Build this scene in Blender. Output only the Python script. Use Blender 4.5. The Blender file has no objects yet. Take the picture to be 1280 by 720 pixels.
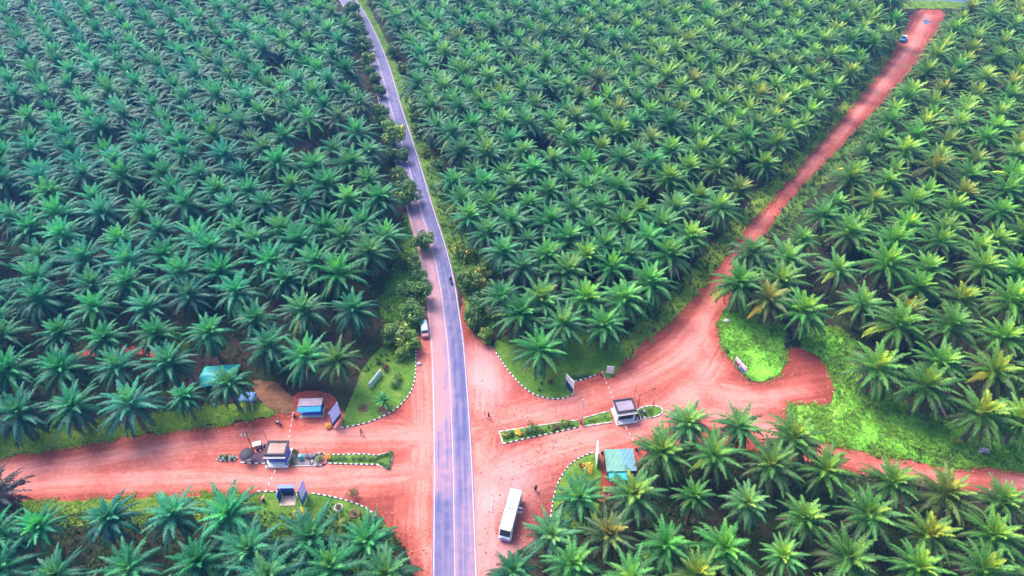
import bpy, math, random
import numpy as np
from mathutils import Vector, noise as mnoise
from mathutils.geometry import delaunay_2d_cdt

random.seed(7)
RNG = np.random.default_rng(11)
sc = bpy.context.scene
COL = sc.collection
R = math.radians

# ------------------------------------------------------------------ camera
F, TH, H = 850.0, R(42.0), 104.0
CT, ST = math.cos(TH), math.sin(TH)


def gp(x, y, z=0.0):
    """photo position -> point at height z on the site plan (metres)"""
    u, v = x - 640.0, y - 360.0
    t = (z - H) / -(v * CT + F * ST)
    return (u * t, (F * CT - v * ST) * t)


def proj(x, y, z):
    dx, dy, dz = x, y, z - H
    d = dy * CT - dz * ST
    return 640 + F * dx / d, 360 + F * (-dy * ST - dz * CT) / d, d


cam = bpy.data.cameras.new('camera')
cam.sensor_width = 36.0
cam.lens = F / 1280.0 * 36.0
cam.clip_start = 1.0
cam.clip_end = 8000.0
camo = bpy.data.objects.new('camera', cam)
COL.objects.link(camo)
camo.location = (0, 0, H)
camo.rotation_euler = (R(90) - TH, 0, 0)
sc.camera = camo

# ------------------------------------------------------------------ light
SUN_EL, SUN_AZ = R(50), R(-42)          # azimuth from +Y, clockwise positive
sd = Vector((math.sin(SUN_AZ) * math.cos(SUN_EL), math.cos(SUN_AZ) * math.cos(SUN_EL), math.sin(SUN_EL)))
sun = bpy.data.lights.new('sun', 'SUN')
sun.energy = 1.5
sun.angle = R(34.0)
sun.color = (1.0, 0.93, 0.84)
suno = bpy.data.objects.new('sun', sun)
COL.objects.link(suno)
suno.location = (-200, 100, 300)
suno.rotation_euler = sd.to_track_quat('Z', 'Y').to_euler()
w = bpy.data.worlds.new('World')
sc.world = w
w.use_nodes = True
nt = w.node_tree
sky = nt.nodes.new('ShaderNodeTexSky')
sky.sky_type = 'NISHITA'
sky.sun_disc = False
sky.sun_elevation = SUN_EL
sky.sun_rotation = SUN_AZ
sky.air_density = 1.0
sky.dust_density = 2.0
bg = nt.nodes['Background']
bg.inputs['Strength'].default_value = 0.12
nt.links.new(sky.outputs['Color'], bg.inputs['Color'])
vs = sc.view_settings
vs.view_transform = 'Standard'
vs.look = 'None'
vs.gamma = 1.0
vs.exposure = 2.2
cy = sc.cycles
cy.max_bounces = 6
cy.diffuse_bounces = 3
cy.glossy_bounces = 2
cy.transmission_bounces = 3
cy.volume_bounces = 0
cy.use_denoising = True
cy.denoiser = 'OPENIMAGEDENOISE'
cy.denoising_prefilter = 'ACCURATE'
cy.denoising_input_passes = 'RGB_ALBEDO_NORMAL'


# ------------------------------------------------------------------ materials
def new_mat(name):
    m = bpy.data.materials.new(name)
    m.use_nodes = True
    n = m.node_tree.nodes
    return m, n, m.node_tree.links, n['Principled BSDF']


def noise_node(n, l, scale, detail=4, rough=0.6, vec=None, dist=0.0):
    t = n.new('ShaderNodeTexNoise')
    t.inputs['Scale'].default_value = scale
    t.inputs['Detail'].default_value = detail
    t.inputs['Roughness'].default_value = rough
    t.inputs['Distortion'].default_value = dist
    if vec is not None:
        l.new(vec, t.inputs['Vector'])
    return t.outputs['Fac']


def ramp(n, l, fac, stops):
    r = n.new('ShaderNodeValToRGB')
    e = r.color_ramp.elements
    while len(e) < len(stops):
        e.new(0.5)
    for el, (p, c) in zip(e, stops):
        el.position = p
        el.color = (*c, 1) if len(c) == 3 else c
    l.new(fac, r.inputs['Fac'])
    return r.outputs['Color']


def mixc(n, l, a, b, fac, mode='MIX'):
    m = n.new('ShaderNodeMix')
    m.data_type = 'RGBA'
    m.blend_type = mode
    for s, v in ((6, a), (7, b), (0, fac)):
        if isinstance(v, (int, float)):
            m.inputs[s].default_value = v
        elif isinstance(v, tuple):
            m.inputs[s].default_value = (*v, 1)
        else:
            l.new(v, m.inputs[s])
    return m.outputs[2]


def maths(n, l, op, a, b=None):
    m = n.new('ShaderNodeMath')
    m.operation = op
    for i, v in enumerate((a, b)):
        if v is None:
            continue
        if isinstance(v, (int, float)):
            m.inputs[i].default_value = v
        else:
            l.new(v, m.inputs[i])
    return m.outputs[0]


def attr(n, name):
    a = n.new('ShaderNodeAttribute')
    a.attribute_name = name
    return a


def coords(n):
    return n.new('ShaderNodeTexCoord').outputs['Object']


def bump(n, l, b, h, strength=0.4, dist=0.1):
    bp = n.new('ShaderNodeBump')
    bp.inputs['Strength'].default_value = strength
    bp.inputs['Distance'].default_value = dist
    l.new(h, bp.inputs['Height'])
    l.new(bp.outputs['Normal'], b.inputs['Normal'])


def plain(name, c, rough=0.6, metal=0.0, var=0.25, scale=3.0):
    """painted or raw surface with uneven, slightly dirty colour"""
    m, n, l, b = new_mat(name)
    f = noise_node(n, l, scale, 5, 0.65, coords(n))
    lo = tuple(max(0, x * (1 - var)) for x in c)
    hi = tuple(min(1, x * (1 + var * 0.5)) for x in c)
    l.new(ramp(n, l, f, [(0.3, lo), (0.7, hi)]), b.inputs['Base Color'])
    b.inputs['Roughness'].default_value = rough
    b.inputs['Metallic'].default_value = metal
    return m


def leaf_mat(name, stops, rough=0.5, transl=0.22, spec=0.4, use_mul=False, objvar=0.25):
    m, n, l, b = new_mat(name)
    c = ramp(n, l, attr(n, 'tint').outputs['Fac'], stops)
    oi = n.new('ShaderNodeObjectInfo')
    mr = n.new('ShaderNodeMapRange')
    mr.inputs['To Min'].default_value = 1 - objvar
    mr.inputs['To Max'].default_value = 1 + objvar
    l.new(oi.outputs['Random'], mr.inputs['Value'])
    mul = n.new('ShaderNodeVectorMath')
    mul.operation = 'SCALE'
    l.new(c, mul.inputs[0])
    l.new(mr.outputs[0], mul.inputs['Scale'])
    c = mul.outputs[0]
    c = mixc(n, l, c, oi.outputs['Color'], 1.0, 'MULTIPLY')
    if use_mul:
        c = mixc(n, l, c, attr(n, 'mul').outputs['Color'], 1.0, 'MULTIPLY')
    l.new(c, b.inputs['Base Color'])
    b.inputs['Roughness'].default_value = rough
    b.inputs['Specular IOR Level'].default_value = spec
    tr = n.new('ShaderNodeBsdfTranslucent')
    l.new(c, tr.inputs['Color'])
    mx = n.new('ShaderNodeMixShader')
    mx.inputs[0].default_value = transl
    l.new(b.outputs[0], mx.inputs[1])
    l.new(tr.outputs[0], mx.inputs[2])
    l.new(mx.outputs[0], n['Material Output'].inputs['Surface'])
    return m


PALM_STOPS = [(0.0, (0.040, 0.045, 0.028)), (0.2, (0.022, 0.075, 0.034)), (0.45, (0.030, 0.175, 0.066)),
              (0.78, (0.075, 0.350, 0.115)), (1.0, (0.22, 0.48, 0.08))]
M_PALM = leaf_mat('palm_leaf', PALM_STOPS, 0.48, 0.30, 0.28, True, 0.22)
M_DEAD = leaf_mat('dead_palm_leaf', [(0, (0.06, 0.045, 0.04)), (0.4, (0.14, 0.105, 0.075)), (0.7, (0.09, 0.10, 0.055)), (1, (0.24, 0.19, 0.11))], 0.8, 0.1, 0.2, True)
M_LEAF = leaf_mat('tree_leaf', [(0, (0.03, 0.075, 0.02)), (0.5, (0.065, 0.16, 0.032)), (0.85, (0.15, 0.25, 0.04)), (1, (0.62, 0.48, 0.03))], 0.5, 0.25)
M_HEDGE = leaf_mat('hedge_leaf', [(0, (0.03, 0.07, 0.02)), (0.5, (0.07, 0.15, 0.03)), (0.9, (0.16, 0.25, 0.05)), (1, (0.80, 0.62, 0.05))], 0.55, 0.2)
M_GRASSB = leaf_mat('grass_blade', [(0, (0.08, 0.21, 0.02)), (0.5, (0.16, 0.36, 0.035)), (1, (0.34, 0.42, 0.06))], 0.6, 0.25)
M_UNDER = leaf_mat('undergrowth_leaf', [(0, (0.02, 0.042, 0.012)), (0.5, (0.04, 0.095, 0.018)), (0.8, (0.09, 0.135, 0.028)), (1, (0.18, 0.11, 0.065))], 0.6, 0.2)
M_FLOWER = leaf_mat('flower', [(0, (0.75, 0.20, 0.03)), (0.5, (0.85, 0.45, 0.04)), (1, (0.85, 0.72, 0.05))], 0.6, 0.2)
M_REDLEAF = leaf_mat('red_leaf', [(0, (0.09, 0.02, 0.015)), (1, (0.18, 0.05, 0.03))], 0.5, 0.2)

M_TRUNK, n_, l_, b_ = new_mat('palm_bark')
f_ = noise_node(n_, l_, 6, 5, 0.7, coords(n_))
l_.new(ramp(n_, l_, f_, [(0.3, (0.05, 0.038, 0.028)), (0.7, (0.17, 0.13, 0.095))]), b_.inputs['Base Color'])
b_.inputs['Roughness'].default_value = 0.9
bump(n_, l_, b_, f_, 0.8, 0.1)
M_BARK = plain('tree_bark', (0.12, 0.09, 0.065), 0.9, 0, 0.45, 5)


def earth_mat(name, deep, mid, pale):
    m, n, l, b = new_mat(name)
    co = coords(n)
    big = noise_node(n, l, 0.075, 5, 0.6, co)
    fine = noise_node(n, l, 1.3, 6, 0.7, co)
    mpz = n.new('ShaderNodeMapping')
    l.new(attr(n, 'flow').outputs['Vector'], mpz.inputs['Vector'])
    mpz.inputs['Scale'].default_value = (0.055, 1.0, 1.0)
    streak = noise_node(n, l, 0.85, 5, 0.62, mpz.outputs[0])
    fine_streak = noise_node(n, l, 3.2, 3, 0.6, mpz.outputs[0])
    wear = attr(n, 'wear').outputs['Fac']
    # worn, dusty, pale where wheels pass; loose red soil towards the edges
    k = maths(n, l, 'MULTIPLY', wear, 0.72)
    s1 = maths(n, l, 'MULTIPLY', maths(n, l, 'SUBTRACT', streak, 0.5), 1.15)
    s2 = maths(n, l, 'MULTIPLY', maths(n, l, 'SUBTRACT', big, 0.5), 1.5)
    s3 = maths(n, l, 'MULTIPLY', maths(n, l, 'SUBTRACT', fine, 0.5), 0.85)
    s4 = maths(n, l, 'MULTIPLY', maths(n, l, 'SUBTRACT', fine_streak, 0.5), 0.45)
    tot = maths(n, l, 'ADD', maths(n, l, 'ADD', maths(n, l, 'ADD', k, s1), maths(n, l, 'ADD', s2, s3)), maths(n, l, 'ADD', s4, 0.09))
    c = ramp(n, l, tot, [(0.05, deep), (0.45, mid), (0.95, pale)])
    grit = noise_node(n, l, 9.0, 2, 0.5, co)
    c = mixc(n, l, c, ramp(n, l, grit, [(0.30, (0.55, 0.5, 0.5)), (0.42, (1, 1, 1)), (0.66, (1, 1, 1)), (0.74, (1.3, 1.3, 1.3))]), 0.7, 'MULTIPLY')
    grey = attr(n, 'grey').outputs['Fac']
    gm = maths(n, l, 'MULTIPLY', grey, ramp(n, l, big, [(0.3, (0.2,) * 3), (0.6, (1,) * 3)]))
    c = mixc(n, l, c, (0.50, 0.27, 0.28), gm)
    l.new(c, b.inputs['Base Color'])
    b.inputs['Roughness'].default_value = 0.92
    b.inputs['Specular IOR Level'].default_value = 0.15
    bump(n, l, b, maths(n, l, 'ADD', fine, streak), 0.5, 0.12)
    return m


M_DIRT = earth_mat('laterite', (0.205, 0.040, 0.027), (0.365, 0.088, 0.064), (0.54, 0.195, 0.160))
M_SAND = earth_mat('sandy_bank', (0.10, 0.045, 0.025), (0.20, 0.09, 0.045), (0.31, 0.15, 0.08))

M_ROAD, n_, l_, b_ = new_mat('asphalt')
co_ = coords(n_)
mp_ = n_.new('ShaderNodeMapping')
l_.new(attr(n_, 'flow').outputs['Vector'], mp_.inputs['Vector'])
mp_.inputs['Scale'].default_value = (0.02, 1, 1)
st_ = noise_node(n_, l_, 1.5, 4, 0.6, mp_.outputs[0])
bg_ = noise_node(n_, l_, 0.12, 4, 0.6, co_)
fn_ = noise_node(n_, l_, 6, 4, 0.7, co_)
dust = attr(n_, 'dust').outputs['Fac']
tot_ = maths(n_, l_, 'ADD', dust, maths(n_, l_, 'ADD', maths(n_, l_, 'MULTIPLY', maths(n_, l_, 'SUBTRACT', st_, 0.5), 1.3),
                                        maths(n_, l_, 'MULTIPLY', maths(n_, l_, 'SUBTRACT', bg_, 0.5), 0.7)))
c_ = ramp(n_, l_, tot_, [(0.0, (0.055, 0.055, 0.155)), (0.35, (0.13, 0.10, 0.20)), (0.70, (0.29, 0.145, 0.185)), (1.0, (0.36, 0.15, 0.15))])
c_ = mixc(n_, l_, c_, ramp(n_, l_, fn_, [(0.3, (0.8,) * 3), (0.7, (1.15,) * 3)]), 1.0, 'MULTIPLY')
l_.new(c_, b_.inputs['Base Color'])
b_.inputs['Roughness'].default_value = 0.75

M_GROUND, n_, l_, b_ = new_mat('plantation_floor')
co_ = coords(n_)
a_ = noise_node(n_, l_, 0.09, 5, 0.6, co_)
f_ = noise_node(n_, l_, 0.9, 6, 0.75, co_)
t_ = maths(n_, l_, 'ADD', maths(n_, l_, 'MULTIPLY', a_, 0.7), maths(n_, l_, 'MULTIPLY', f_, 0.5))
c_ = ramp(n_, l_, t_, [(0.40, (0.010, 0.009, 0.010)), (0.56, (0.045, 0.028, 0.024)), (0.66, (0.028, 0.042, 0.014)), (0.80, (0.05, 0.08, 0.018)), (0.9, (0.12, 0.15, 0.03))])
l_.new(c_, b_.inputs['Base Color'])
b_.inputs['Roughness'].default_value = 0.95
b_.inputs['Specular IOR Level'].default_value = 0.1
bump(n_, l_, b_, f_, 0.8, 0.3)


def grass_mat(name, a, bb, c, bare=(0.20, 0.11, 0.05), sc1=0.12):
    m, n, l, b = new_mat(name)
    co = coords(n)
    big = noise_node(n, l, sc1, 5, 0.65, co)
    fine = noise_node(n, l, 2.2, 6, 0.75, co)
    t = maths(n, l, 'ADD', maths(n, l, 'MULTIPLY', big, 0.6), maths(n, l, 'MULTIPLY', fine, 0.6))
    col = ramp(n, l, t, [(0.40, a), (0.60, bb), (0.80, c)])
    spot = noise_node(n, l, 0.35, 5, 0.7, co)
    col = mixc(n, l, col, bare, ramp(n, l, spot, [(0.68, (0,) * 3), (0.8, (0.8,) * 3)]))
    l.new(col, b.inputs['Base Color'])
    b.inputs['Roughness'].default_value = 0.9
    b.inputs['Specular IOR Level'].default_value = 0.15
    bump(n, l, b, fine, 0.8, 0.25)
    return m


M_LAWN = grass_mat('mown_lawn', (0.030, 0.085, 0.012), (0.080, 0.170, 0.020), (0.19, 0.25, 0.04), (0.20, 0.12, 0.05), 0.3)
M_VERGE = grass_mat('rough_verge', (0.06, 0.10, 0.014), (0.13, 0.20, 0.022), (0.27, 0.30, 0.04), (0.26, 0.10, 0.05))
M_MEADOW = grass_mat('bright_weeds', (0.10, 0.30, 0.022), (0.17, 0.44, 0.04), (0.32, 0.50, 0.06), (0.2, 0.16, 0.05))

M_ROADGRASS = grass_mat('roadside_grass', (0.035, 0.085, 0.014), (0.075, 0.15, 0.022), (0.20, 0.23, 0.04), (0.22, 0.12, 0.05))
M_WHITE = plain('white_paint', (0.66, 0.62, 0.63), 0.6, 0, 0.3)
M_KERBW = plain('dirty_kerb_whitewash', (0.64, 0.57, 0.55), 0.85, 0, 0.55, 2.2)
M_BLUEWALL = plain('slate_blue_wall', (0.16, 0.19, 0.42), 0.8, 0, 0.2)
M_LINE = plain('worn_line_paint', (0.50, 0.34, 0.36), 0.8, 0, 0.35, 1.2)
M_BLACK = plain('black_paint', (0.025, 0.025, 0.035), 0.6)
M_RED = plain('red_paint', (0.50, 0.05, 0.05), 0.6)
M_BLUE = plain('blue_paint', (0.03, 0.10, 0.42), 0.5)
M_SKYBLUE = plain('sky_blue_paint', (0.03, 0.30, 0.72), 0.45, 0, 0.15)
M_LILAC = plain('lilac_panel', (0.58, 0.58, 0.92), 0.5, 0, 0.2, 1.0)
M_NAVY = plain('navy_paint', (0.022, 0.028, 0.085), 0.6)
M_MAROON = plain('maroon_paint', (0.22, 0.04, 0.09), 0.6)
M_CONC = plain('concrete', (0.38, 0.34, 0.34), 0.9, 0, 0.3)
M_MAUVE = plain('mauve_roof_felt', (0.25, 0.19, 0.24), 0.9, 0, 0.3, 0.8)
M_BROWNROOF = plain('brown_stained_roof', (0.36, 0.22, 0.18), 0.9, 0, 0.5, 0.6)
M_DARKTRIM = plain('dark_parapet', (0.022, 0.014, 0.026), 0.7)
M_GLASS, n_, l_, b_ = new_mat('dark_glass')
b_.inputs['Base Color'].default_value = (0.03, 0.04, 0.06, 1)
b_.inputs['Roughness'].default_value = 0.08
M_STEEL = plain('grey_steel', (0.22, 0.21, 0.23), 0.45, 0.6, 0.2)
M_DARKSTEEL = plain('dark_steel', (0.05, 0.04, 0.05), 0.5, 0.4, 0.2)
M_WOOD = plain('weathered_wood', (0.30, 0.20, 0.13), 0.85, 0, 0.4)
M_PALEWOOD = plain('pale_pole', (0.55, 0.48, 0.45), 0.7)
M_RUBBER = plain('tyre_rubber', (0.02, 0.02, 0.022), 0.85)
M_BUSWHITE = plain('white_coachwork', (0.86, 0.85, 0.88), 0.3, 0, 0.06, 0.5)
M_BUSBAND = plain('violet_side_panel', (0.25, 0.18, 0.50), 0.35, 0, 0.15)
M_VAN = plain('pale_blue_coachwork', (0.60, 0.68, 0.86), 0.3, 0, 0.1)
M_VANRED = plain('dusty_red_coachwork', (0.45, 0.16, 0.17), 0.4, 0, 0.25)
M_TEALW = plain('teal_tarpaulin', (0.03, 0.42, 0.38), 0.5, 0, 0.3, 0.9)
M_BLUETARP = plain('blue_tarpaulin', (0.04, 0.16, 0.36), 0.55, 0, 0.4, 1.2)
M_CYAN = plain('cyan_sheet', (0.02, 0.34, 0.40), 0.4, 0, 0.15)
M_BRICK = plain('red_brown_wall', (0.20, 0.06, 0.045), 0.9, 0, 0.3)
M_LIGHTWALL = plain('pale_wall', (0.60, 0.55, 0.64), 0.8, 0, 0.15)
M_LAMP = plain('lamp_lens', (0.5, 0.5, 0.5), 0.2)
M_STONE = plain('grey_stone', (0.40, 0.35, 0.38), 0.9, 0, 0.4, 2)
M_SKIN = plain('brown_skin', (0.10, 0.05, 0.03), 0.6)
M_HAIR = plain('black_hair', (0.01, 0.01, 0.012), 0.7)
M_SLAB = plain('stained_slab', (0.20, 0.15, 0.17), .9, 0, .4, 1.5)
M_SOIL = plain('dug_soil', (0.16, 0.075, 0.045), 0.95, 0, 0.4, 2)
M_GRAVELD = plain('dark_gravel', (0.10, 0.055, 0.075), 0.95, 0, 0.45, 6)

M_RIBROOF, n_, l_, b_ = new_mat('ribbed_teal_roof')
co_ = coords(n_)
sx_ = n_.new('ShaderNodeSeparateXYZ')
l_.new(co_, sx_.inputs[0])
wv_ = maths(n_, l_, 'SINE', maths(n_, l_, 'MULTIPLY', sx_.outputs['X'], 28.0))
f_ = noise_node(n_, l_, 0.7, 5, 0.6, co_)
# two lots of sheeting: weathered green ones and newer blue ones
side_ = maths(n_, l_, 'GREATER_THAN', sx_.outputs['X'], 0.45)
c_ = mixc(n_, l_, ramp(n_, l_, f_, [(0.3, (0.04, 0.175, 0.145)), (0.7, (0.08, 0.27, 0.20))]),
          ramp(n_, l_, f_, [(0.3, (0.03, 0.14, 0.20)), (0.7, (0.05, 0.21, 0.27))]), side_)
l_.new(c_, b_.inputs['Base Color'])
b_.inputs['Roughness'].default_value = 0.45
bump(n_, l_, b_, wv_, 0.5, 0.04)

M_PUDDLESHADE, n_, l_, b_ = new_mat('puddle_and_shade')  # water of the puddle, also the dark colour of the far shade strip
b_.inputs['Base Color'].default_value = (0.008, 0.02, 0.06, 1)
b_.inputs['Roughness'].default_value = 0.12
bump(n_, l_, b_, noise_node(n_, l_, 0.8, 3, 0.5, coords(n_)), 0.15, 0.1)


# ------------------------------------------------------------------ mesh building
class MB:
    def __init__(self):
        self.v, self.f, self.m, self.t = [], [], [], []

    def add(self, vs_, fs_, mi=0, tint=0.5):
        o = len(self.v)
        self.v.extend(tuple(x) for x in vs_)
        for f in fs_:
            self.f.append(tuple(i + o for i in f))
            self.m.append(mi)
            self.t.append(tint)
        return self

    def box(self, c, s, mi=0, rz=0.0, taper=1.0, bev=0.0, pitch=0.0):
        hx, hy, hz = s[0] / 2, s[1] / 2, s[2] / 2
        b = min(bev, hx * .9, hy * .9, hz * .9)
        vs_, fs_ = [], []
        if b <= 0:
            for z, k in ((-hz, 1), (hz, taper)):
                vs_ += [(-hx * k, -hy * k, z), (hx * k, -hy * k, z), (hx * k, hy * k, z), (-hx * k, hy * k, z)]
            fs_ = [(3, 2, 1, 0), (4, 5, 6, 7), (0, 1, 5, 4), (1, 2, 6, 5), (2, 3, 7, 6), (3, 0, 4, 7)]
        else:
            rings = [(-hz, b), (-hz + b, 0), (hz - b, 0), (hz, b)]
            for z, i in rings:
                x, y = hx - i, hy - i
                vs_ += [(-x + b, -y, z), (x - b, -y, z), (x, -y + b, z), (x, y - b, z), (x - b, y, z), (-x + b, y, z), (-x, y - b, z), (-x, -y + b, z)]
            for k in range(3):
                for i in range(8):
                    j = (i + 1) % 8
                    fs_.append((k * 8 + i, k * 8 + j, k * 8 + 8 + j, k * 8 + 8 + i))
            fs_ += [tuple(range(7, -1, -1)), tuple(range(24, 32))]
        ca, sa = math.cos(rz), math.sin(rz)
        cp, sp = math.cos(pitch), math.sin(pitch)
        out = []
        for x, y, z in vs_:
            y, z = y * cp - z * sp, y * sp + z * cp
            out.append((c[0] + x * ca - y * sa, c[1] + x * sa + y * ca, c[2] + z))
        return self.add(out, fs_, mi)

    def tube(self, pts, rad, n=8, mi=0, caps=True, tint=0.5):
        pts = [Vector(p) for p in pts]
        if not hasattr(rad, '__len__'):
            rad = [rad] * len(pts)
        vs_, fs_ = [], []
        for i, p in enumerate(pts):
            t = (pts[min(i + 1, len(pts) - 1)] - pts[max(i - 1, 0)]).normalized()
            a = Vector((0, 0, 1)) if abs(t.z) < 0.9 else Vector((1, 0, 0))
            x = t.cross(a).normalized()
            y = t.cross(x)
            for k in range(n):
                an = 2 * math.pi * k / n
                vs_.append(p + (x * math.cos(an) + y * math.sin(an)) * rad[i])
        for i in range(len(pts) - 1):
            for k in range(n):
                j = (k + 1) % n
                fs_.append((i * n + k, i * n + j, (i + 1) * n + j, (i + 1) * n + k))
        if caps:
            fs_ += [tuple(range(n - 1, -1, -1)), tuple(range((len(pts) - 1) * n, len(pts) * n))]
        return self.add(vs_, fs_, mi, tint)

    def lathe(self, prof, n=16, c=(0, 0, 0), mi=0, axis='z', wob=0.0):
        vs_, fs_ = [], []
        for r, z in prof:
            for k in range(n):
                an = 2 * math.pi * k / n
                rr = r * (1 + wob * math.sin(an * 3 + z * 5))
                p = (rr * math.cos(an), rr * math.sin(an), z)
                if axis == 'x':
                    p = (p[2], p[0], p[1])
                elif axis == 'y':
                    p = (p[0], p[2], p[1])
                vs_.append((c[0] + p[0], c[1] + p[1], c[2] + p[2]))
        for i in range(len(prof) - 1):
            for k in range(n):
                j = (k + 1) % n
                fs_.append((i * n + k, i * n + j, (i + 1) * n + j, (i + 1) * n + k))
        fs_ += [tuple(range(n - 1, -1, -1)), tuple(range((len(prof) - 1) * n, len(prof) * n))]
        return self.add(vs_, fs_, mi)

    def prism(self, poly, z0, z1, mi=0):
        n = len(poly)
        vs_ = [(x, y, z0) for x, y in poly] + [(x, y, z1) for x, y in poly]
        fs_ = [tuple(range(n - 1, -1, -1)), tuple(range(n, 2 * n))] + [(i, (i + 1) % n, n + (i + 1) % n, n + i) for i in range(n)]
        return self.add(vs_, fs_, mi)

    def build(self, name, mats, parent=None, smooth=False):
        me = bpy.data.meshes.new(name)
        me.from_pydata(self.v, [], self.f)
        if not isinstance(mats, (list, tuple)):
            mats = [mats]
        for m in mats:
            me.materials.append(m)
        me.polygons.foreach_set('material_index', self.m)
        a = me.attributes.new('tint', 'FLOAT', 'FACE')
        a.data.foreach_set('value', self.t)
        if smooth:
            me.polygons.foreach_set('use_smooth', [True] * len(self.f))
        me.update()
        return link(name, me, parent)


def link(name, me, parent=None):
    o = bpy.data.objects.new(name, me)
    COL.objects.link(o)
    if parent is not None:
        o.parent = parent
    return o


def quad_mesh(name, V, Q, tint, mats, mul=None, midx=None):
    """fast mesh from numpy arrays of quads"""
    me = bpy.data.meshes.new(name)
    me.vertices.add(len(V))
    me.vertices.foreach_set('co', np.ascontiguousarray(V, dtype=np.float32).ravel())
    nq = len(Q)
    me.loops.add(nq * 4)
    me.loops.foreach_set('vertex_index', np.ascontiguousarray(Q, dtype=np.int32).ravel())
    me.polygons.add(nq)
    me.polygons.foreach_set('loop_start', np.arange(0, nq * 4, 4, dtype=np.int32))
    for m in (mats if isinstance(mats, (list, tuple)) else [mats]):
        me.materials.append(m)
    a = me.attributes.new('tint', 'FLOAT', 'FACE')
    a.data.foreach_set('value', np.ascontiguousarray(tint, dtype=np.float32))
    if mul is not None:
        a = me.attributes.new('mul', 'FLOAT_COLOR', 'FACE')
        c = np.ones((nq, 4), dtype=np.float32)
        c[:, :3] = mul
        a.data.foreach_set('color', c.ravel())
    if midx is not None:
        me.polygons.foreach_set('material_index', np.ascontiguousarray(midx, dtype=np.int32))
    me.update()
    me.validate()
    return me


def tag(o, label=None, cat=None, group=None, kind=None):
    for k, v in (('label', label), ('category', cat), ('group', group), ('kind', kind)):
        if v:
            o[k] = v
    return o


def thing(name, label, cat, loc=(0, 0, 0), rz=0.0, group=None):
    o = bpy.data.objects.new(name, None)
    o.empty_display_size = 0.5
    COL.objects.link(o)
    o.location = loc
    o.rotation_euler = (0, 0, rz)
    return tag(o, label, cat, group)


def dup(root, loc, rz=0.0, scale=1.0, label=None, group=None):
    r = root.copy()
    COL.objects.link(r)
    r.location = loc
    r.rotation_euler = (0, 0, rz)
    r.scale = (scale,) * 3
    if label:
        r['label'] = label
    if group:
        r['group'] = group
    for ch in list(root.children):
        c = ch.copy()
        COL.objects.link(c)
        c.parent = r
        for g in list(ch.children):
            d = g.copy()
            COL.objects.link(d)
            d.parent = c
    return r


# ------------------------------------------------------------------ plan polygons
def P(s, z=0.0):
    """'x,y x,y ...' photo positions -> plan points"""
    return [gp(*map(float, q.split(',')), z) for q in s.split()]


def dense(poly, step, closed=True):
    out = []
    n = len(poly)
    for i in range(n if closed else n - 1):
        a, b = np.array(poly[i]), np.array(poly[(i + 1) % n])
        k = max(1, int(np.linalg.norm(b - a) / step))
        for j in range(k):
            out.append(a + (b - a) * j / k)
    if not closed:
        out.append(np.array(poly[-1]))
    return np.array(out)


def smooth_line(poly, it=2, closed=False):
    """Chaikin corner cutting"""
    p = [np.array(q, float) for q in poly]
    for _ in range(it):
        q = []
        n = len(p)
        rng = range(n if closed else n - 1)
        if not closed:
            q.append(p[0])
        for i in rng:
            a, b = p[i], p[(i + 1) % n]
            q += [a * .75 + b * .25, a * .25 + b * .75]
        if not closed:
            q.append(p[-1])
        p = q
    return p


def rough(pts, amp, scale=0.35, seed=0):
    out = []
    for x, y in pts:
        dx = mnoise.noise(Vector((x * scale, y * scale, seed))) + .6 * mnoise.noise(Vector((x * scale * 3, y * scale * 3, seed + 9)))
        dy = mnoise.noise(Vector((x * scale, y * scale, seed + 50))) + .6 * mnoise.noise(Vector((x * scale * 3, y * scale * 3, seed + 70)))
        out.append((x + dx * amp, y + dy * amp))
    return np.array(out)


def inside(pts, poly):
    pts = np.atleast_2d(pts)
    poly = np.asarray(poly)
    x, y = pts[:, 0], pts[:, 1]
    r = np.zeros(len(pts), bool)
    n = len(poly)
    for i in range(n):
        x1, y1 = poly[i]
        x2, y2 = poly[(i + 1) % n]
        if y1 == y2:
            continue
        c = ((y1 > y) != (y2 > y)) & (x < (x2 - x1) * (y - y1) / (y2 - y1) + x1)
        r ^= c
    return r


def seg_dist(pts, line, closed=False):
    """distance to a polyline, and (along, across) of the nearest point"""
    pts = np.atleast_2d(pts)
    line = np.asarray(line)
    best = np.full(len(pts), 1e9)
    al = np.zeros(len(pts))
    ac = np.zeros(len(pts))
    s0 = 0.0
    n = len(line)
    for i in range(n if closed else n - 1):
        a, b = line[i], line[(i + 1) % n]
        d = b - a
        L = np.linalg.norm(d)
        if L < 1e-6:
            continue
        d = d / L
        t = np.clip((pts - a) @ d, 0, L)
        q = pts - a - t[:, None] * d
        dist = np.linalg.norm(q, axis=1)
        k = dist < best
        best[k] = dist[k]
        al[k] = s0 + t[k]
        ac[k] = ((pts - a) @ np.array([-d[1], d[0]]))[k]
        s0 += L
    return best, al, ac


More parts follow.
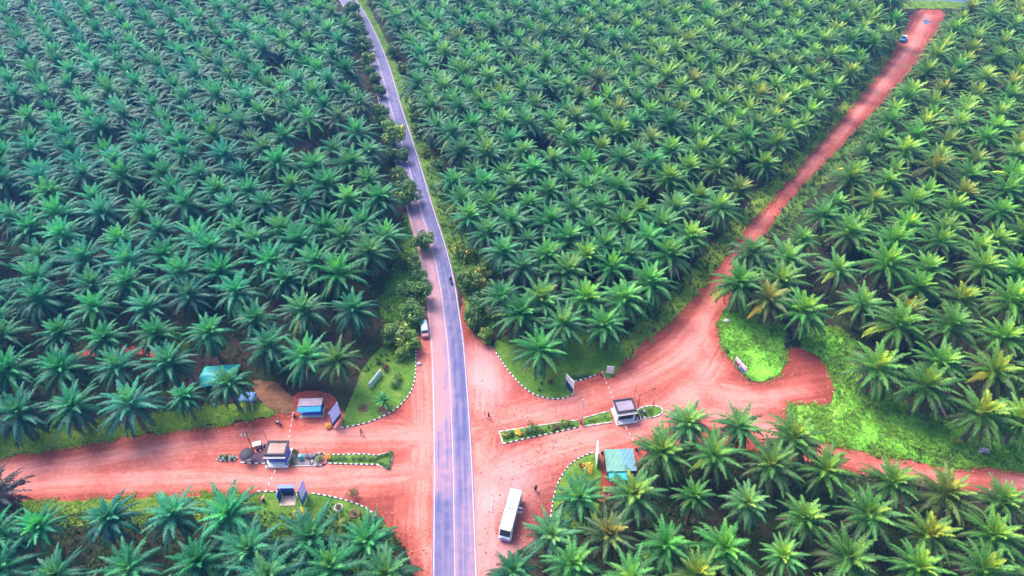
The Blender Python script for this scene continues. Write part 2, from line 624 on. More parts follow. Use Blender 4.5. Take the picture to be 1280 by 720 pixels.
def sheet(name, poly, z, mat, amp=0.25, step=0.5, grid=1.6, attrs=None, smooth_it=1, seed=0, dome=None):
    """flat ground cover inside an irregular outline"""
    pl = smooth_line(poly, smooth_it, True) if smooth_it else poly
    b = rough(dense(pl, step), amp, 0.4, seed)
    lo, hi = b.min(0), b.max(0)
    gx, gy = np.meshgrid(np.arange(lo[0], hi[0], grid), np.arange(lo[1], hi[1], grid))
    g = np.stack([gx.ravel(), gy.ravel()], 1) + RNG.uniform(-.3, .3, (gx.size, 2)) * grid
    g = g[inside(g, b)]
    if len(g):
        d, _, _ = seg_dist(g, b, True)
        g = g[d > 0.45 * step]
    allp = [Vector(p) for p in np.vstack([b, g])] if len(g) else [Vector(p) for p in b]
    V, E_, Fs, *_ = delaunay_2d_cdt(allp, [], [list(range(len(b)))], 1, 1e-5)
    A = np.array([(v.x, v.y) for v in V])
    zz = np.full(len(A), z)
    if dome:
        dd, _, _ = seg_dist(A, b, True)
        zz = zz + dome(A, dd)
    me = bpy.data.meshes.new(name)
    me.from_pydata([(x, y, q) for (x, y), q in zip(A, zz)], [], [tuple(f) for f in Fs])
    me.materials.append(mat)
    if attrs:
        for k, val in attrs(A, b).items():
            if val.ndim == 1:
                at = me.attributes.new(k, 'FLOAT', 'POINT')
                at.data.foreach_set('value', val.astype(np.float32))
            else:
                at = me.attributes.new(k, 'FLOAT_VECTOR', 'POINT')
                at.data.foreach_set('vector', val.astype(np.float32).ravel())
    me.update()
    # faces up
    if len(me.polygons) and me.polygons[0].normal.z < 0:
        me.flip_normals()
    o = link(name, me)
    return tag(o, kind='structure'), b


# paved road from its right edge
ROAD_R = P('600,760 597,720 594,640 590.5,560 585,480 581,430 575,390 569,350 556,300 543,263 526,205 513,165 504,139 492,97 480.5,64 466,33 458,19 446,0 432,-22 415,-50')
ROAD_R = np.array(smooth_line(ROAD_R, 2))
RW = 7.1


def offset(line, d):
    line = np.asarray(line)
    out = []
    for i in range(len(line)):
        t = line[min(i + 1, len(line) - 1)] - line[max(i - 1, 0)]
        t = t / np.linalg.norm(t)
        out.append(line[i] + np.array([-t[1], t[0]]) * d)
    return np.array(out)


ROAD_C = offset(ROAD_R, RW / 2)
ROAD_L = offset(ROAD_R, RW)

DIRT = P('-60,584 0,572 100,555 200,540 300,528 343,521 350,505 352,497 366,497 374,488 410,490 420,500 430,520 470,505 500,480 505,440 520,415 524,395 524,360 528,330 '
         '540,330 560,400 576,398 577,360 582,395 588,415 612,432 640,450 700,470 770,455 782,449 800,430 830,410 860,380 900,330 930,287 960,253 1000,207 1030,172 1060,137 1100,88 1130,40 1140,12 '
         '1187,12 1168,45 1134,95 1092,140 1049,185 1019,215 979,260 952,300 929,340 908,385 898,405 901,425 909,443 921,460 936,475 949,479 974,469 982,455 979,436 '
         '1000,434 1030,450 1044,480 1041,500 1034,509 988,507 984,519 1005,545 1050,558 1100,568 1150,578 1182,585 1230,582 1330,592 1330,632 1250,624 1200,614 1150,608 1090,596 1020,584 960,570 900,555 850,552 820,575 795,600 '
         '760,625 720,640 695,650 660,680 638,694 628,708 618,760 '
         '525,760 517,715 510,690 492,668 480,648 440,640 330,640 320,617 200,625 75,628 0,633 -60,637')
TRACKS = [P('-60,596 60,584 160,566 260,550 400,545 545,548'), P('-60,612 60,606 180,600 300,601 420,600 545,590'),
          P('597,535 640,522 720,503 800,478 862,440 902,378 938,308 980,250 1030,190 1085,125 1130,70 1160,20'),
          P('597,600 650,575 720,553 800,535 860,500 905,440 922,370 960,290 1000,235'),
          P('604,470 606,540 608,620 606,760'), P('870,480 930,500 1000,490'), P('900,520 985,540 1060,572 1150,590 1240,598 1330,606'),
          P('528,420 532,480 534,560 526,640 530,760')]
TRACKS = [np.array(smooth_line(t, 2)) for t in TRACKS]
PUDDLED = [(gp(604, 450), 6.0), (gp(606, 480), 6.0), (gp(612, 640), 7.0), (gp(640, 600), 7.0), (gp(625, 690), 6.0)]


def dirt_attrs(A, b):
    best = np.full(len(A), 1e9)
    fl = np.zeros((len(A), 3))
    for i, t in enumerate(TRACKS):
        d, al, ac = seg_dist(A, t)
        k = d < best
        best[k] = d[k]
        fl[k, 0] = al[k] + 137 * i
        fl[k, 1] = ac[k] + 31 * i
    wide = np.where(A[:, 1] > 130, 2.6, 4.2)
    wear = np.exp(-(best / wide) ** 2)
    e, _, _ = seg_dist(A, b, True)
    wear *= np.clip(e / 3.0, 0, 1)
    grey = np.zeros(len(A))
    for c, r in PUDDLED:
        grey = np.maximum(grey, np.clip(1.2 - np.linalg.norm(A - np.array(c), axis=1) / r, 0, 1))
    # clean pale dust where the shoulder is driven on
    return {'wear': wear, 'flow': fl, 'grey': grey * 0.55}


GROUND = MB()
GROUND.add([(-1500, -400, 0), (1500, -400, 0), (1500, 1600, 0), (-1500, 1600, 0)], [(0, 1, 2, 3)])
tag(GROUND.build('ground', M_GROUND), kind='structure')

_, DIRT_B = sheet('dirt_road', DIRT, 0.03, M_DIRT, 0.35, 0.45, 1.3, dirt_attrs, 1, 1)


def road_attrs(A, b):
    _, al, ac = seg_dist(A, ROAD_C)
    # laterite carried on to the left lane and to the crossing by lorries
    near = np.array([proj(x, y, 0)[1] for x, y in A])
    left = np.clip(0.5 + ac / 2.0, 0, 1)
    d = 0.14 + 0.74 * left * np.clip((near - 190) / 120, 0.25, 1)
    wob = np.array([mnoise.noise(Vector((x * .12, y * .12, 6))) for x, y in A])
    k = np.clip((near + 50 * wob - 535) / 70, 0, 1)
    d = d * (1 - k) + k * (0.50 - 0.18 * left)
    rut = 0.28 * np.exp(-((np.abs(np.abs(ac) - 1.75) - 0.75) / 0.35) ** 2)
    return {'dust': d - rut + 0.06, 'flow': np.stack([al, ac, 0 * al], 1)}


sheet('road', list(ROAD_R) + list(ROAD_L[::-1]), 0.05, M_ROAD, 0.10, 0.6, 0.9, road_attrs, 0, 3)


def strip(name, line, off, wd, z, mat, amp=0.03):
    a = rough(dense(offset(line, off - wd / 2), 0.6, False), amp, 1.5, 5)
    b = rough(dense(offset(line, off + wd / 2), 0.6, False), amp, 1.5, 8)
    n = min(len(a), len(b))
    a = a[np.linspace(0, len(a) - 1, n).astype(int)]
    b = b[np.linspace(0, len(b) - 1, n).astype(int)]
    m = MB()
    m.add([(x, y, z) for x, y in a] + [(x, y, z) for x, y in b], [(i, i + 1, n + i + 1, n + i) for i in range(n - 1)])
    o = m.build(name, mat)
    return tag(o, kind='structure')


strip('road_edge_line', ROAD_C, -3.28, 0.16, 0.056, M_LINE)
strip('road_edge_line', ROAD_C, 3.28, 0.16, 0.056, M_LINE)
strip('road_centre_line', ROAD_C, 0.0, 0.13, 0.056, M_LINE)

# grass sheets
LAWNS = {}
zz = 0.07


def lawn(key, name, poly, mat, amp=0.3, smooth_it=1, z=None):
    global zz
    _, b = sheet(name, poly, z or zz, mat, amp, 0.5, 3.0, None, smooth_it, len(LAWNS) + 3)
    LAWNS[key] = b
    zz += 0.006


K_NW = P('527,396 522,420 519.5,445 520,470 514,491 500,508 486,517 470,525 455,530 440,533 426,535')
lawn('nw', 'lawn', K_NW + P('431,517 438,500 446,480 452,462 470,440 490,425 503,400 513,384 525,378'), M_LAWN, 0.04)
K_SWa = P('322,614.5 345,615 369,615.5')
K_SWb = P('390,617 409,620 427,624 441,628.5 453,633 463,639 471,645 479,651')
lawn('sw', 'lawn', K_SWa + K_SWb + P('490,668 495,690 450,730 330,730 318,680 317,640'), M_LAWN, 0.04)
K_N = P('620,441 627,452 636,464 645,475 656,486 667,493 678,497 690,499 700,499 709,497 716,493')
K_N2 = P('718,477 730,474.5 747,468')
lawn('n', 'lawn', K_N + K_N2 + P('753,466 760,475 768,469 779,453 785,440 760,420 700,410 640,415 616,428'), M_LAWN, 0.04)
K_SE = P('741,566 730,570 720,575 711,582 704,592 697,604 693,617 690,634 688,650')
lawn('se', 'lawn', K_SE + P('700,670 745,665 752,600 751,568'), M_LAWN, 0.04)
lawn('leftroad', 'verge', P('472,402 478,372 497,335 503,290 508,262 516,272 524,292 527,330 525,360 523,396 505,400'), M_ROADGRASS, 0.6, 1, .02)
lawn('rightroad', 'verge', P('585,397 572,350 560,320 548,285 535,252 515,200 503,160 494,132 482,92 470,60 456,33 448,15 440,3 433,-12 455,-12 464,15 478,40 494,75 508,105 523,150 537,185 553,218 576,250 605,285 612,320 616,370 618,415 612,428 596,410'), M_ROADGRASS, 0.6, 1, .02)
lawn('upperleft', 'verge', P('-60,583 0,571 100,554 200,539 300,527 342,520 345,508 300,503 200,517 100,532 0,546 -60,553'), M_VERGE, 0.5)
lawn('lowerleft', 'verge', P('-60,636 0,632 75,627 125,626 200,624 320,616 319,645 200,652 0,660 -60,662'), M_VERGE, 0.5)
lawn('tri', 'verge', P('898,405 901,425 909,443 921,460 936,475 949,479 974,469 982,455 979,437 985,400 930,378 906,387'), M_MEADOW, 0.25)
lawn('meadow', 'verge', P('985,507 1034,509 1041,500 1044,480 1030,450 1000,434 1010,405 1060,415 1095,465 1125,505 1180,530 1330,540 1330,594 1230,582 1182,585 1150,578 1100,568 1050,558 1005,545 984,519'), M_MEADOW, 0.35)
lawn('track', 'verge', P('780,452 800,431 830,411 860,381 900,331 930,288 960,254 1000,208 1030,173 1060,138 1100,89 1130,41 1125,35 1090,85 1050,133 1010,175 975,215 940,250 905,290 870,335 835,375 800,405 770,430'), M_VERGE, 0.7, 1, 0.016)
lawn('trackright', 'verge', P('1185,14 1160,45 1125,95 1082,140 1038,185 1006,215 966,260 942,300 930,320 960,312 985,285 1020,240 1060,200 1100,155 1145,100 1180,50 1195,14'), M_ROADGRASS, 0.8, 1, 0.012)
lawn('end', 'verge', P('1120,12 1140,11 1187,11 1215,12 1210,2 1120,1'), M_VERGE, 0.5)
lawn('gap', 'verge', P('195,425 225,415 240,430 225,450 205,450'), M_VERGE, 0.8)
DA = lambda A, b: {'wear': np.full(len(A), .35), 'flow': np.stack([A[:, 0], A[:, 1], 0 * A[:, 0]], 1)}
sheet('bare_soil_path', P('85,445 110,438 150,432 190,436 215,446 205,452 180,444 150,441 112,448'), 0.20, M_DIRT, 0.5, 0.5, 2, DA, 1, 31)
sheet('sandy_bank', P('312,478 330,474 352,482 366,496 370,514 356,520 343,514 326,504'), 0.16, M_SAND, 0.4, 0.4, 0.7, DA, 1, 33,
      lambda A, d: np.clip(d, 0, 1.6) * 0.34 + 0.34 * np.array([mnoise.noise(Vector((x, y, 3))) for x, y in A]) * np.clip(d, 0, 1))
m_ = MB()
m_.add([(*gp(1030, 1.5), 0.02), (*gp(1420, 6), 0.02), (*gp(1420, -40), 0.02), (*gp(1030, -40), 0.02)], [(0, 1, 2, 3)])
tag(m_.build('far_shade_strip', M_PUDDLESHADE), kind='structure')  # dark sheet standing in for shade at the far right, no real pond
sheet('puddle', P('1152,26 1159,24 1164,28 1157,31'), 0.045, M_PUDDLESHADE, 0.4, 0.5, 2, None, 1, 41)


# ------------------------------------------------------------------ kerbs
def kerb(line, label, z=0.03, wd=0.22, h=0.18, seg=0.5, closed=False, first=0, group='black and white painted kerbs', mats=None):
    pts = [np.array(p) for p in (smooth_line(line, 1, closed) if len(line) > 2 else line)]
    d = dense(pts, 0.02, closed)
    s = np.concatenate([[0], np.cumsum(np.linalg.norm(np.diff(d, axis=0), axis=1))])
    tot = s[-1] + (np.linalg.norm(d[0] - d[-1]) if closed else 0)
    n = max(2, int(tot / seg))
    if closed and n % 2:
        n += 1
    idx = [int(np.searchsorted(s, tot * i / n)) for i in range(n if closed else n + 1)]
    q = d[np.clip(idx, 0, len(d) - 1)]
    if closed:
        qq = np.vstack([q[-1:], q, q[:1]])
        off = lambda k: np.array([(lambda t: p + np.array([-t[1], t[0]]) / np.linalg.norm(t) * k)(qq[i + 2] - qq[i]) for i, p in enumerate(q)])
    else:
        off = lambda k: offset(q, k)
    a, b = off(-wd / 2), off(wd / 2)
    a2, b2 = off(-wd / 2 + 0.04), off(wd / 2 - 0.04)
    m = MB()
    N = len(q)
    V = []
    for arr, zq in ((a, z - .02), (a, z + h - .04), (a2, z + h), (b2, z + h), (b, z + h - .04), (b, z - .02)):
        V += [(x, y, zq) for x, y in arr]
    m.v = [tuple(v) for v in V]
    for i in range(N if closed else N - 1):
        j = (i + 1) % N
        for k in range(5):
            m.f.append((k * N + i, (k + 1) * N + i, (k + 1) * N + j, k * N + j))
            m.m.append((i + first) % 2)
            m.t.append(.5)
    if not closed:
        for i in (0, N - 1):
            m.f.append(tuple(k * N + i for k in range(6)))
            m.m.append(first % 2)
            m.t.append(.5)
    o = m.build('painted_kerb', mats or [M_KERBW, M_BLACK])
    return tag(o, label, 'kerb', group)


kerb(K_NW, 'long curved black and white kerb round the lawn with the palm-like plant')
kerb(K_SWa, 'short straight black and white kerb above the blue bench shelter')
kerb(K_SWb, 'curved black and white kerb round the lawn with circular beds')
kerb(K_N, 'curved black and white kerb round the lawn with one palm')
kerb(K_N2, 'short black and white kerb between tall white sign and small white sign')
kerb(K_SE, 'curved pale kerb between the bus yard and the teal-roofed building', seg=0.45)


# ------------------------------------------------------------------ palms
def frond(rng, L, e0, bend, az, nl, wid, tint, segs=2, cup=0.35, twist=0.0, petiole=0.12, r0=0.28):
    NP = 10
    t = np.linspace(0, 1, NP)
    e = e0 - bend * t ** 1.15
    dr, dz = np.cos(e), np.sin(e)
    st = L / (NP - 1)
    rr = r0 * math.cos(e0) + np.concatenate([[0], np.cumsum((dr[1:] + dr[:-1]) / 2 * st)])
    zp = np.concatenate([[0], np.cumsum((dz[1:] + dz[:-1]) / 2 * st)])
    rad = np.array([math.cos(az), math.sin(az), 0])
    Bv = np.array([-math.sin(az), math.cos(az), 0])
    up = np.array([0, 0, 1.0])
    bow = rng.uniform(-.06, .06) * L
    Pp = rr[:, None] * rad + zp[:, None] * up + (bow * t ** 2)[:, None] * Bv
    T = dr[:, None] * rad + dz[:, None] * up
    Nn = -dz[:, None] * rad + dr[:, None] * up
    V, Q, Ti = [], [], []
    # rachis: a flat triangular rib
    wr = 0.10 * (1 - 0.7 * t) + 0.02
    ctw, stw = math.cos(twist), math.sin(twist)
    B2 = Bv * ctw + Nn * stw
    N2 = Nn * ctw - Bv * stw
    o = 0
    a = Pp + B2 * wr[:, None]
    b = Pp - B2 * wr[:, None]
    c = Pp + N2 * (wr * 0.7)[:, None]
    V = [np.concatenate([a, c, b])]
    for i in range(NP - 1):
        Q += [(i, i + 1, NP + i + 1, NP + i), (NP + i, NP + i + 1, 2 * NP + i + 1, 2 * NP + i)]
        Ti += [min(1, tint + .22)] * 2
    o = 3 * NP
    tl = petiole + (1 - petiole) * (np.arange(nl) + 0.5) / nl
    for s in (1, -1):
        tt = np.clip(tl + rng.uniform(-.4, .4, nl) / nl, 0, 1)
        fi = tt * (NP - 1)
        i0 = np.clip(fi.astype(int), 0, NP - 2)
        fr = (fi - i0)[:, None]
        lerp = lambda X: X[i0] * (1 - fr) + X[i0 + 1] * fr
        p, Td, Nd, Bd = lerp(Pp), lerp(T), lerp(N2), lerp(B2)
        prof = np.where(tt < 0.3, 0.55 + 1.5 * tt, 1.0 - 0.55 * np.maximum(0, tt - 0.45) / 0.55)
        ln = wid * prof * rng.uniform(.82, 1.15, nl)
        sw = R(30) + R(38) * tt ** 1.5 + rng.uniform(-.12, .12, nl)
        lift = cup + rng.choice([-.16, .12], nl) + rng.uniform(-.10, .10, nl)
        d = s * Bd * np.cos(sw)[:, None] + Td * np.sin(sw)[:, None] + Nd * lift[:, None]
        d /= np.linalg.norm(d, axis=1)[:, None]
        hw = (L / nl) * 0.5 * (1.25 if segs == 2 else 1.25)
        wv = Td * hw
        d2 = d + np.array([0, 0, -0.9])
        d2 /= np.linalg.norm(d2, axis=1)[:, None]
        if segs == 2:
            m1 = p + d * (ln * .55)[:, None]
            tip = m1 + d2 * (ln * .5)[:, None]
            arr = np.concatenate([p - wv * .7, p + wv * .7, m1 + wv * .9, m1 - wv * .9, tip + wv * .35, tip - wv * .35])
            V.append(arr)
            k = np.arange(nl)
            Q += list(zip(o + k, o + nl + k, o + 2 * nl + k, o + 3 * nl + k)) + list(zip(o + 3 * nl + k, o + 2 * nl + k, o + 4 * nl + k, o + 5 * nl + k))
            tn = np.clip(tint + rng.uniform(-.09, .09, nl), 0, 1)
            Ti += list(tn) + list(np.clip(tn + .02, 0, 1))
            o += 6 * nl
        else:
            d = d * .7 + d2 * .3
            tip = p + d * ln[:, None]
            V.append(np.concatenate([p - wv * .8, p + wv * .8, tip + wv * .35, tip - wv * .35]))
            k = np.arange(nl)
            Q += list(zip(o + k, o + nl + k, o + 2 * nl + k, o + 3 * nl + k))
            Ti += list(np.clip(tint + rng.uniform(-.09, .09, nl), 0, 1))
            o += 4 * nl
    return np.concatenate(V), np.array(Q), np.array(Ti)


def join(parts):
    V, Q, T, o = [], [], [], 0
    for v, q, t in parts:
        V.append(v)
        Q.append(q + o)
        T.append(t)
        o += len(v)
    return np.concatenate(V), np.concatenate(Q), np.concatenate(T)


KINDS_ = [  # fronds, upright ones, length, lowest and highest start angle, bend, dead fronds, tint shift, leaflet length
    dict(n=50, up=15, L=6.1, lo=-22, hi=88, bend=62, dead=9, ts=0.00, w=0.98),
    dict(n=46, up=17, L=5.7, lo=-12, hi=88, bend=56, dead=7, ts=0.08, w=0.95),
    dict(n=52, up=13, L=6.3, lo=-30, hi=86, bend=66, dead=15, ts=-.05, w=1.0),
    dict(n=43, up=12, L=6.2, lo=-24, hi=86, bend=52, dead=12, ts=0.03, w=1.0),
    dict(n=48, up=16, L=5.6, lo=-16, hi=88, bend=76, dead=8, ts=0.05, w=1.02),
    dict(n=56, up=16, L=6.2, lo=-32, hi=87, bend=60, dead=14, ts=-.03, w=0.98),
    dict(n=37, up=10, L=6.0, lo=-20, hi=82, bend=54, dead=11, ts=0.04, w=0.98),
]
ADJ = ['full green', 'bright upright', 'drooping brown-skirted', 'open-crowned', 'bushy curled', 'broad dense', 'sparse splayed']


def palm_parts(kind, seed, nl, segs):
    rng = np.random.default_rng(seed)
    k = KINDS_[kind]
    fr = []
    n = k['n']
    up_n = k['up']
    for i in range(n):
        a = i / (n - 1)                      # 0 youngest .. 1 oldest
        if i < up_n:                         # erect young fronds
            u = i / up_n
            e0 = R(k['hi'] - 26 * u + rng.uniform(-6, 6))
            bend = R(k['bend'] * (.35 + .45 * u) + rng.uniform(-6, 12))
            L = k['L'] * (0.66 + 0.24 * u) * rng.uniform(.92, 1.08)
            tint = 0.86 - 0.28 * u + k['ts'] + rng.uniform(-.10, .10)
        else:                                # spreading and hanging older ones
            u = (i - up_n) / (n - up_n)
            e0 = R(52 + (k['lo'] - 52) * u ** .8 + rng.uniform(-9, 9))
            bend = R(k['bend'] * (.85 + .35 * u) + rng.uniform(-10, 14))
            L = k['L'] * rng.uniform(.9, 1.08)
            tint = 0.46 - 0.36 * u ** .7 + k['ts'] * .6 + rng.uniform(-.08, .08)  # old leaves are darker; shade on the outer fronds is in this tint too
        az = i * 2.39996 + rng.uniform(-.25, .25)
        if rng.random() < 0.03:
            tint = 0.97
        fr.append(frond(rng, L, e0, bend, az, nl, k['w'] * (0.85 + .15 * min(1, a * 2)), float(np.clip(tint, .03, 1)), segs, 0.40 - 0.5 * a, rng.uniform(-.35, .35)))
    # spear leaf
    fr.append(frond(rng, 2.6, R(86), R(8), rng.uniform(0, 6), max(5, nl // 2), 0.25, 0.95, segs, 1.2))
    dd = []
    for i in range(k['dead']):
        dd.append(frond(rng, k['L'] * rng.uniform(.6, .9), R(rng.uniform(-50, 5)), R(rng.uniform(25, 60)), rng.uniform(0, 6.28), nl, k['w'] * .75,
                        rng.uniform(.05, 1), segs, -0.1, rng.uniform(-.8, .8)))
    return join(fr), join(dd)


def palm_trunk(seed, h):
    m = MB()
    rng = random.Random(seed)
    n, rings = 9, 14
    V, Fc = [], []
    for i in range(rings):
        z = -h - 0.35 + (h + 0.35) * i / (rings - 1)
        r = (0.42 if i else 0.55) * (1 + (0.22 if i > rings - 4 else 0)) * (1.12 if i % 2 else 0.93)
        for k in range(n):
            a = 2 * math.pi * (k + (i % 2) * .5) / n
            q = r * rng.uniform(.88, 1.12)
            V.append((q * math.cos(a), q * math.sin(a), z))
    for i in range(rings - 1):
        for k in range(n):
            j = (k + 1) % n
            Fc.append((i * n + k, i * n + j, (i + 1) * n + j, (i + 1) * n + k))
    Fc.append(tuple(range((rings - 1) * n, rings * n)))
    m.add(V, Fc)
    me = bpy.data.meshes.new('trunk')
    me.from_pydata(m.v, [], m.f)
    me.materials.append(M_TRUNK)
    me.update()
    return me


PICK = {
    'A': '51,322 40,287 107,327 116,358 151,302 162,329 198,291 207,322 248,300 227,344 162,355 186,387 238,371 262,418 49,376 76,419 133,425 4,420 262,313 278,342 298,289 318,304 353,289 337,329 376,304 396,331 407,289 431,298 461,318 482,298 424,344 358,353 282,340 296,367 380,391 442,389 320,400 337,434 384,447 422,451 287,482 13,464 78,462 148,460 211,456 24,518 93,509 164,507 231,498 36,150',
    'B': '50,659 138,650 217,646 286,645 162,711 249,705 389,676 459,678 312,689 413,711 72,720 336,722 -8,622 -6,668 0,712 482,722',
    'C': '860,531 828,567 892,570 724,622 793,619 868,622 761,671 831,683 689,671 715,708 923,534 991,549 964,583 1031,589 1114,605 933,631 1005,650 1086,644 903,687 979,696 1059,699 1181,620 1251,628 1162,671 1239,671 1147,711 1230,714 641,716 790,722 871,722',
    'D': '1002,300 1062,293 940,318 984,324 1046,338 924,356 960,376 1004,391 1077,382 1119,304 1174,304 1243,304 1108,331 1159,338 1228,336 1083,367 1148,362 1201,376 1263,378 1123,409 1188,409 1254,424 1097,462 1175,455 1157,485 1242,465 1227,520 1277,527',
    'E': '627,373 678,377 651,394 732,375 704,406 755,410 780,377 811,356 675,438 613,258 662,258 638,278 687,278 716,262 609,293 660,302 709,300 751,260 629,318 684,322 733,322 653,336 709,342 778,282 738,289 756,309 809,300 800,267 827,284 862,298 836,320 764,336 809,349 784,320 844,264 898,262 873,249 827,251',
}
LAT = {'A': (9.6, 6), 'B': (8.9, 7), 'C': (8.9, -7), 'D': (9.4, -7), 'E': (8.6, -8)}


def block_of(px, py):
    """which plantation block a photo position lies in (None: not planted)"""
    return None


AVOID = [LAWNS[k] for k in ('nw', 'sw', 'n', 'se', 'leftroad', 'tri', 'meadow', 'end')]
KEEP_CLEAR = [(gp(277, 474), 4.2), (gp(309, 490), 2.5), (gp(340, 498), 4), (gp(390, 515), 6), (gp(774, 590), 4.5), (gp(10, 180), 7), (gp(37, 175), 6), (gp(120, 0), 7), (gp(350, 5), 6)]


def allowed(p, dirt_m, road_m):
    p = np.atleast_2d(p)
    ok = ~inside(p, DIRT_B)
    ok &= seg_dist(p, DIRT_B[::3], True)[0] > dirt_m
    ok &= seg_dist(p, ROAD_C)[0] > road_m
    for a in AVOID:
        ok &= ~inside(p, a)
    for c, r in KEEP_CLEAR:
        ok &= np.linalg.norm(p - np.array(c), axis=1) > r
    return ok


# centre lines that part the blocks
SIDE = np.array(TRACKS[2])


def classify(p):
    out = []
    _, _, acr = seg_dist(p, ROAD_C)
    _, _, acs = seg_dist(p, SIDE)
    for (x, y), a, s in zip(p, acr, acs):
        if a > 0:
            out.append('A' if y > gp(100, 590)[1] else 'B')
        else:
            px, py, _ = proj(x, y, 0)
            lim = 560 if px < 1000 else 560 + (px - 1000) * 0.13
            if py > lim - 12 and x > 5:
                out.append('C')
            elif s > 0:
                out.append('E')
            else:
                out.append('D')
    return out


palms = []       # x, y, block, heart height, picked
prng = np.random.default_rng(5)
for blk, s in PICK.items():
    for q in s.split():
        a, b = map(float, q.split(','))
        hh = prng.uniform(6.3, 7.8)
        x, y = gp(a, b, hh)
        palms.append([x, y, blk, hh])
picked = np.array([(p[0], p[1]) for p in palms])
for blk, (s, ang) in LAT.items():
    mine = np.array([(p[0], p[1]) for p in palms if p[2] == blk])
    a1 = s * np.array([math.cos(R(ang)), math.sin(R(ang))])
    a2 = s * np.array([math.cos(R(ang + 60)), math.sin(R(ang + 60))])
    M = np.stack([a1, a2], 1)
    Mi = np.linalg.inv(M)
    fr = (Mi @ mine.T).T
    ph = np.angle(np.exp(2j * np.pi * fr).mean(0)) / (2 * np.pi)
    c0 = np.round(Mi @ np.array([0, 190.0]))
    I, J = np.meshgrid(np.arange(-52, 53), np.arange(-40, 41))
    IJ = np.stack([I.ravel(), J.ravel()], 1) + c0 + ph
    pts = (M @ IJ.T).T + prng.normal(0, .55, (I.size, 2))
    pr = np.array([proj(x, y, 7) for x, y in pts])
    k = (pr[:, 0] > -75) & (pr[:, 0] < 1355) & (pr[:, 1] > -75) & (pr[:, 1] < 790) & (pr[:, 2] > 5)
    k &= pts[:, 1] > 20
    pts = pts[k]
    if blk == 'D':
        bands = ((-999, 125, 4.2), (125, 205, 4.6), (200, 999, 1.7))
        parts = []
        for lo_, hi_, mg_ in bands:
            q = pts[(pts[:, 1] >= lo_) & (pts[:, 1] < hi_)]
            if len(q):
                parts.append(q[allowed(q, mg_, 9)])
        pts = np.vstack(parts)
    else:
        ok_ = allowed(pts, 2.6, 8.6 if blk == 'A' else 8.2)
        if blk == 'E':
            ok_ &= np.where(pts[:, 1] < 165, allowed(pts, 5.2, 8.2), True)
        pts = pts[ok_]
    cl = np.array(classify(pts))
    pts = pts[cl == blk]
    for x, y in pts:
        if np.min(np.hypot(picked[:, 0] - x, picked[:, 1] - y)) < (5.7 if blk == 'D' else 6.2):
            continue
        if prng.random() < 0.03:
            continue
        if y > gp(600, 6)[1] and x > gp(1060, 6)[0]:
            continue
        palms.append([x, y, blk, prng.uniform(5.4, 8.6)])
# two palms of different blocks never share a place
keep = []
for p in palms:
    if all((p[0] - q[0]) ** 2 + (p[1] - q[1]) ** 2 > 25 for q in keep):
        keep.append(p)
palms = keep
palms.append([*gp(1222, -3, 7), 'D', 8.0])
palms.append([*gp(1262, -4, 7), 'D', 7.5])

for p in palms:
    p += [proj(p[0], p[1], p[3])]
vis = lambda p: -28 < p[4][0] < 1308 and -25 < p[4][1] < 735
palms.sort(key=lambda p: (not vis(p), p[4][2]))
ONES, REST = palms[:300], palms[300:]

ORD = ['first', 'second', 'third', 'fourth', 'fifth', 'sixth', 'seventh', 'eighth', 'ninth', 'tenth', 'eleventh', 'twelfth', 'thirteenth', 'fourteenth', 'fifteenth',
       'sixteenth', 'seventeenth', 'eighteenth', 'nineteenth', 'twentieth'] + ['twenty-' + s for s in ('first', 'second', 'third', 'fourth', 'fifth', 'sixth', 'seventh', 'eighth', 'ninth')] + ['thirtieth'] + ['thirty-' + s for s in ('first', 'second', 'third', 'fourth', 'fifth')]
LABELS = {'A': '{a} oil palm, {r} row above left dirt road, {c} palm from paved road',
          'B': '{a} oil palm, {r} row below left dirt road, {c} palm from paved road',
          'C': '{a} oil palm, {r} row below the right-hand footpath, {c} palm from paved road',
          'D': '{a} oil palm right of the red track, {r} row up, {c} from the track',
          'E': '{a} oil palm between the roads, {r} row above lawn, {c} from paved road'}
GROUPS = {'A': 'oil palms of the block above the left dirt road', 'B': 'oil palms of the block below the left dirt road', 'C': 'oil palms of the block below the right-hand footpath',
          'D': 'oil palms of the block right of the red track', 'E': 'oil palms of the block between the two roads'}
rows = {}
for i, p in enumerate(ONES):
    s, ang = LAT[p[2]]
    q = -p[0] * math.sin(R(ang)) + p[1] * math.cos(R(ang))
    rows.setdefault(p[2], []).append((q, i))
lab = {}
for blk, lst in rows.items():
    s, ang = LAT[blk]
    hr = s * math.sqrt(3) / 2
    qs = np.array([q for q, _ in lst])
    ph = np.angle(np.exp(2j * np.pi * qs / hr).mean()) / (2 * np.pi) * hr
    idx = np.round((qs - ph) / hr).astype(int)
    idx = idx - idx.min() if blk in 'ADE' else idx.max() - idx
    for rk in sorted(set(idx)):
        mem = [lst[j][1] for j in range(len(lst)) if idx[j] == rk]
        mem.sort(key=lambda i: ONES[i][0] * (-1 if blk in 'AB' else 1))
        for c, i in enumerate(mem):
            lab[i] = (ORD[rk], ORD[c])

# colour of a whole block: the left and far ones are bluer, the right ones yellower
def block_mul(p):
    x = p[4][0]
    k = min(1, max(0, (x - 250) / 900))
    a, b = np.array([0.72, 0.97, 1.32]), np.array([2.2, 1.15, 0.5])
    return a + (b - a) * k


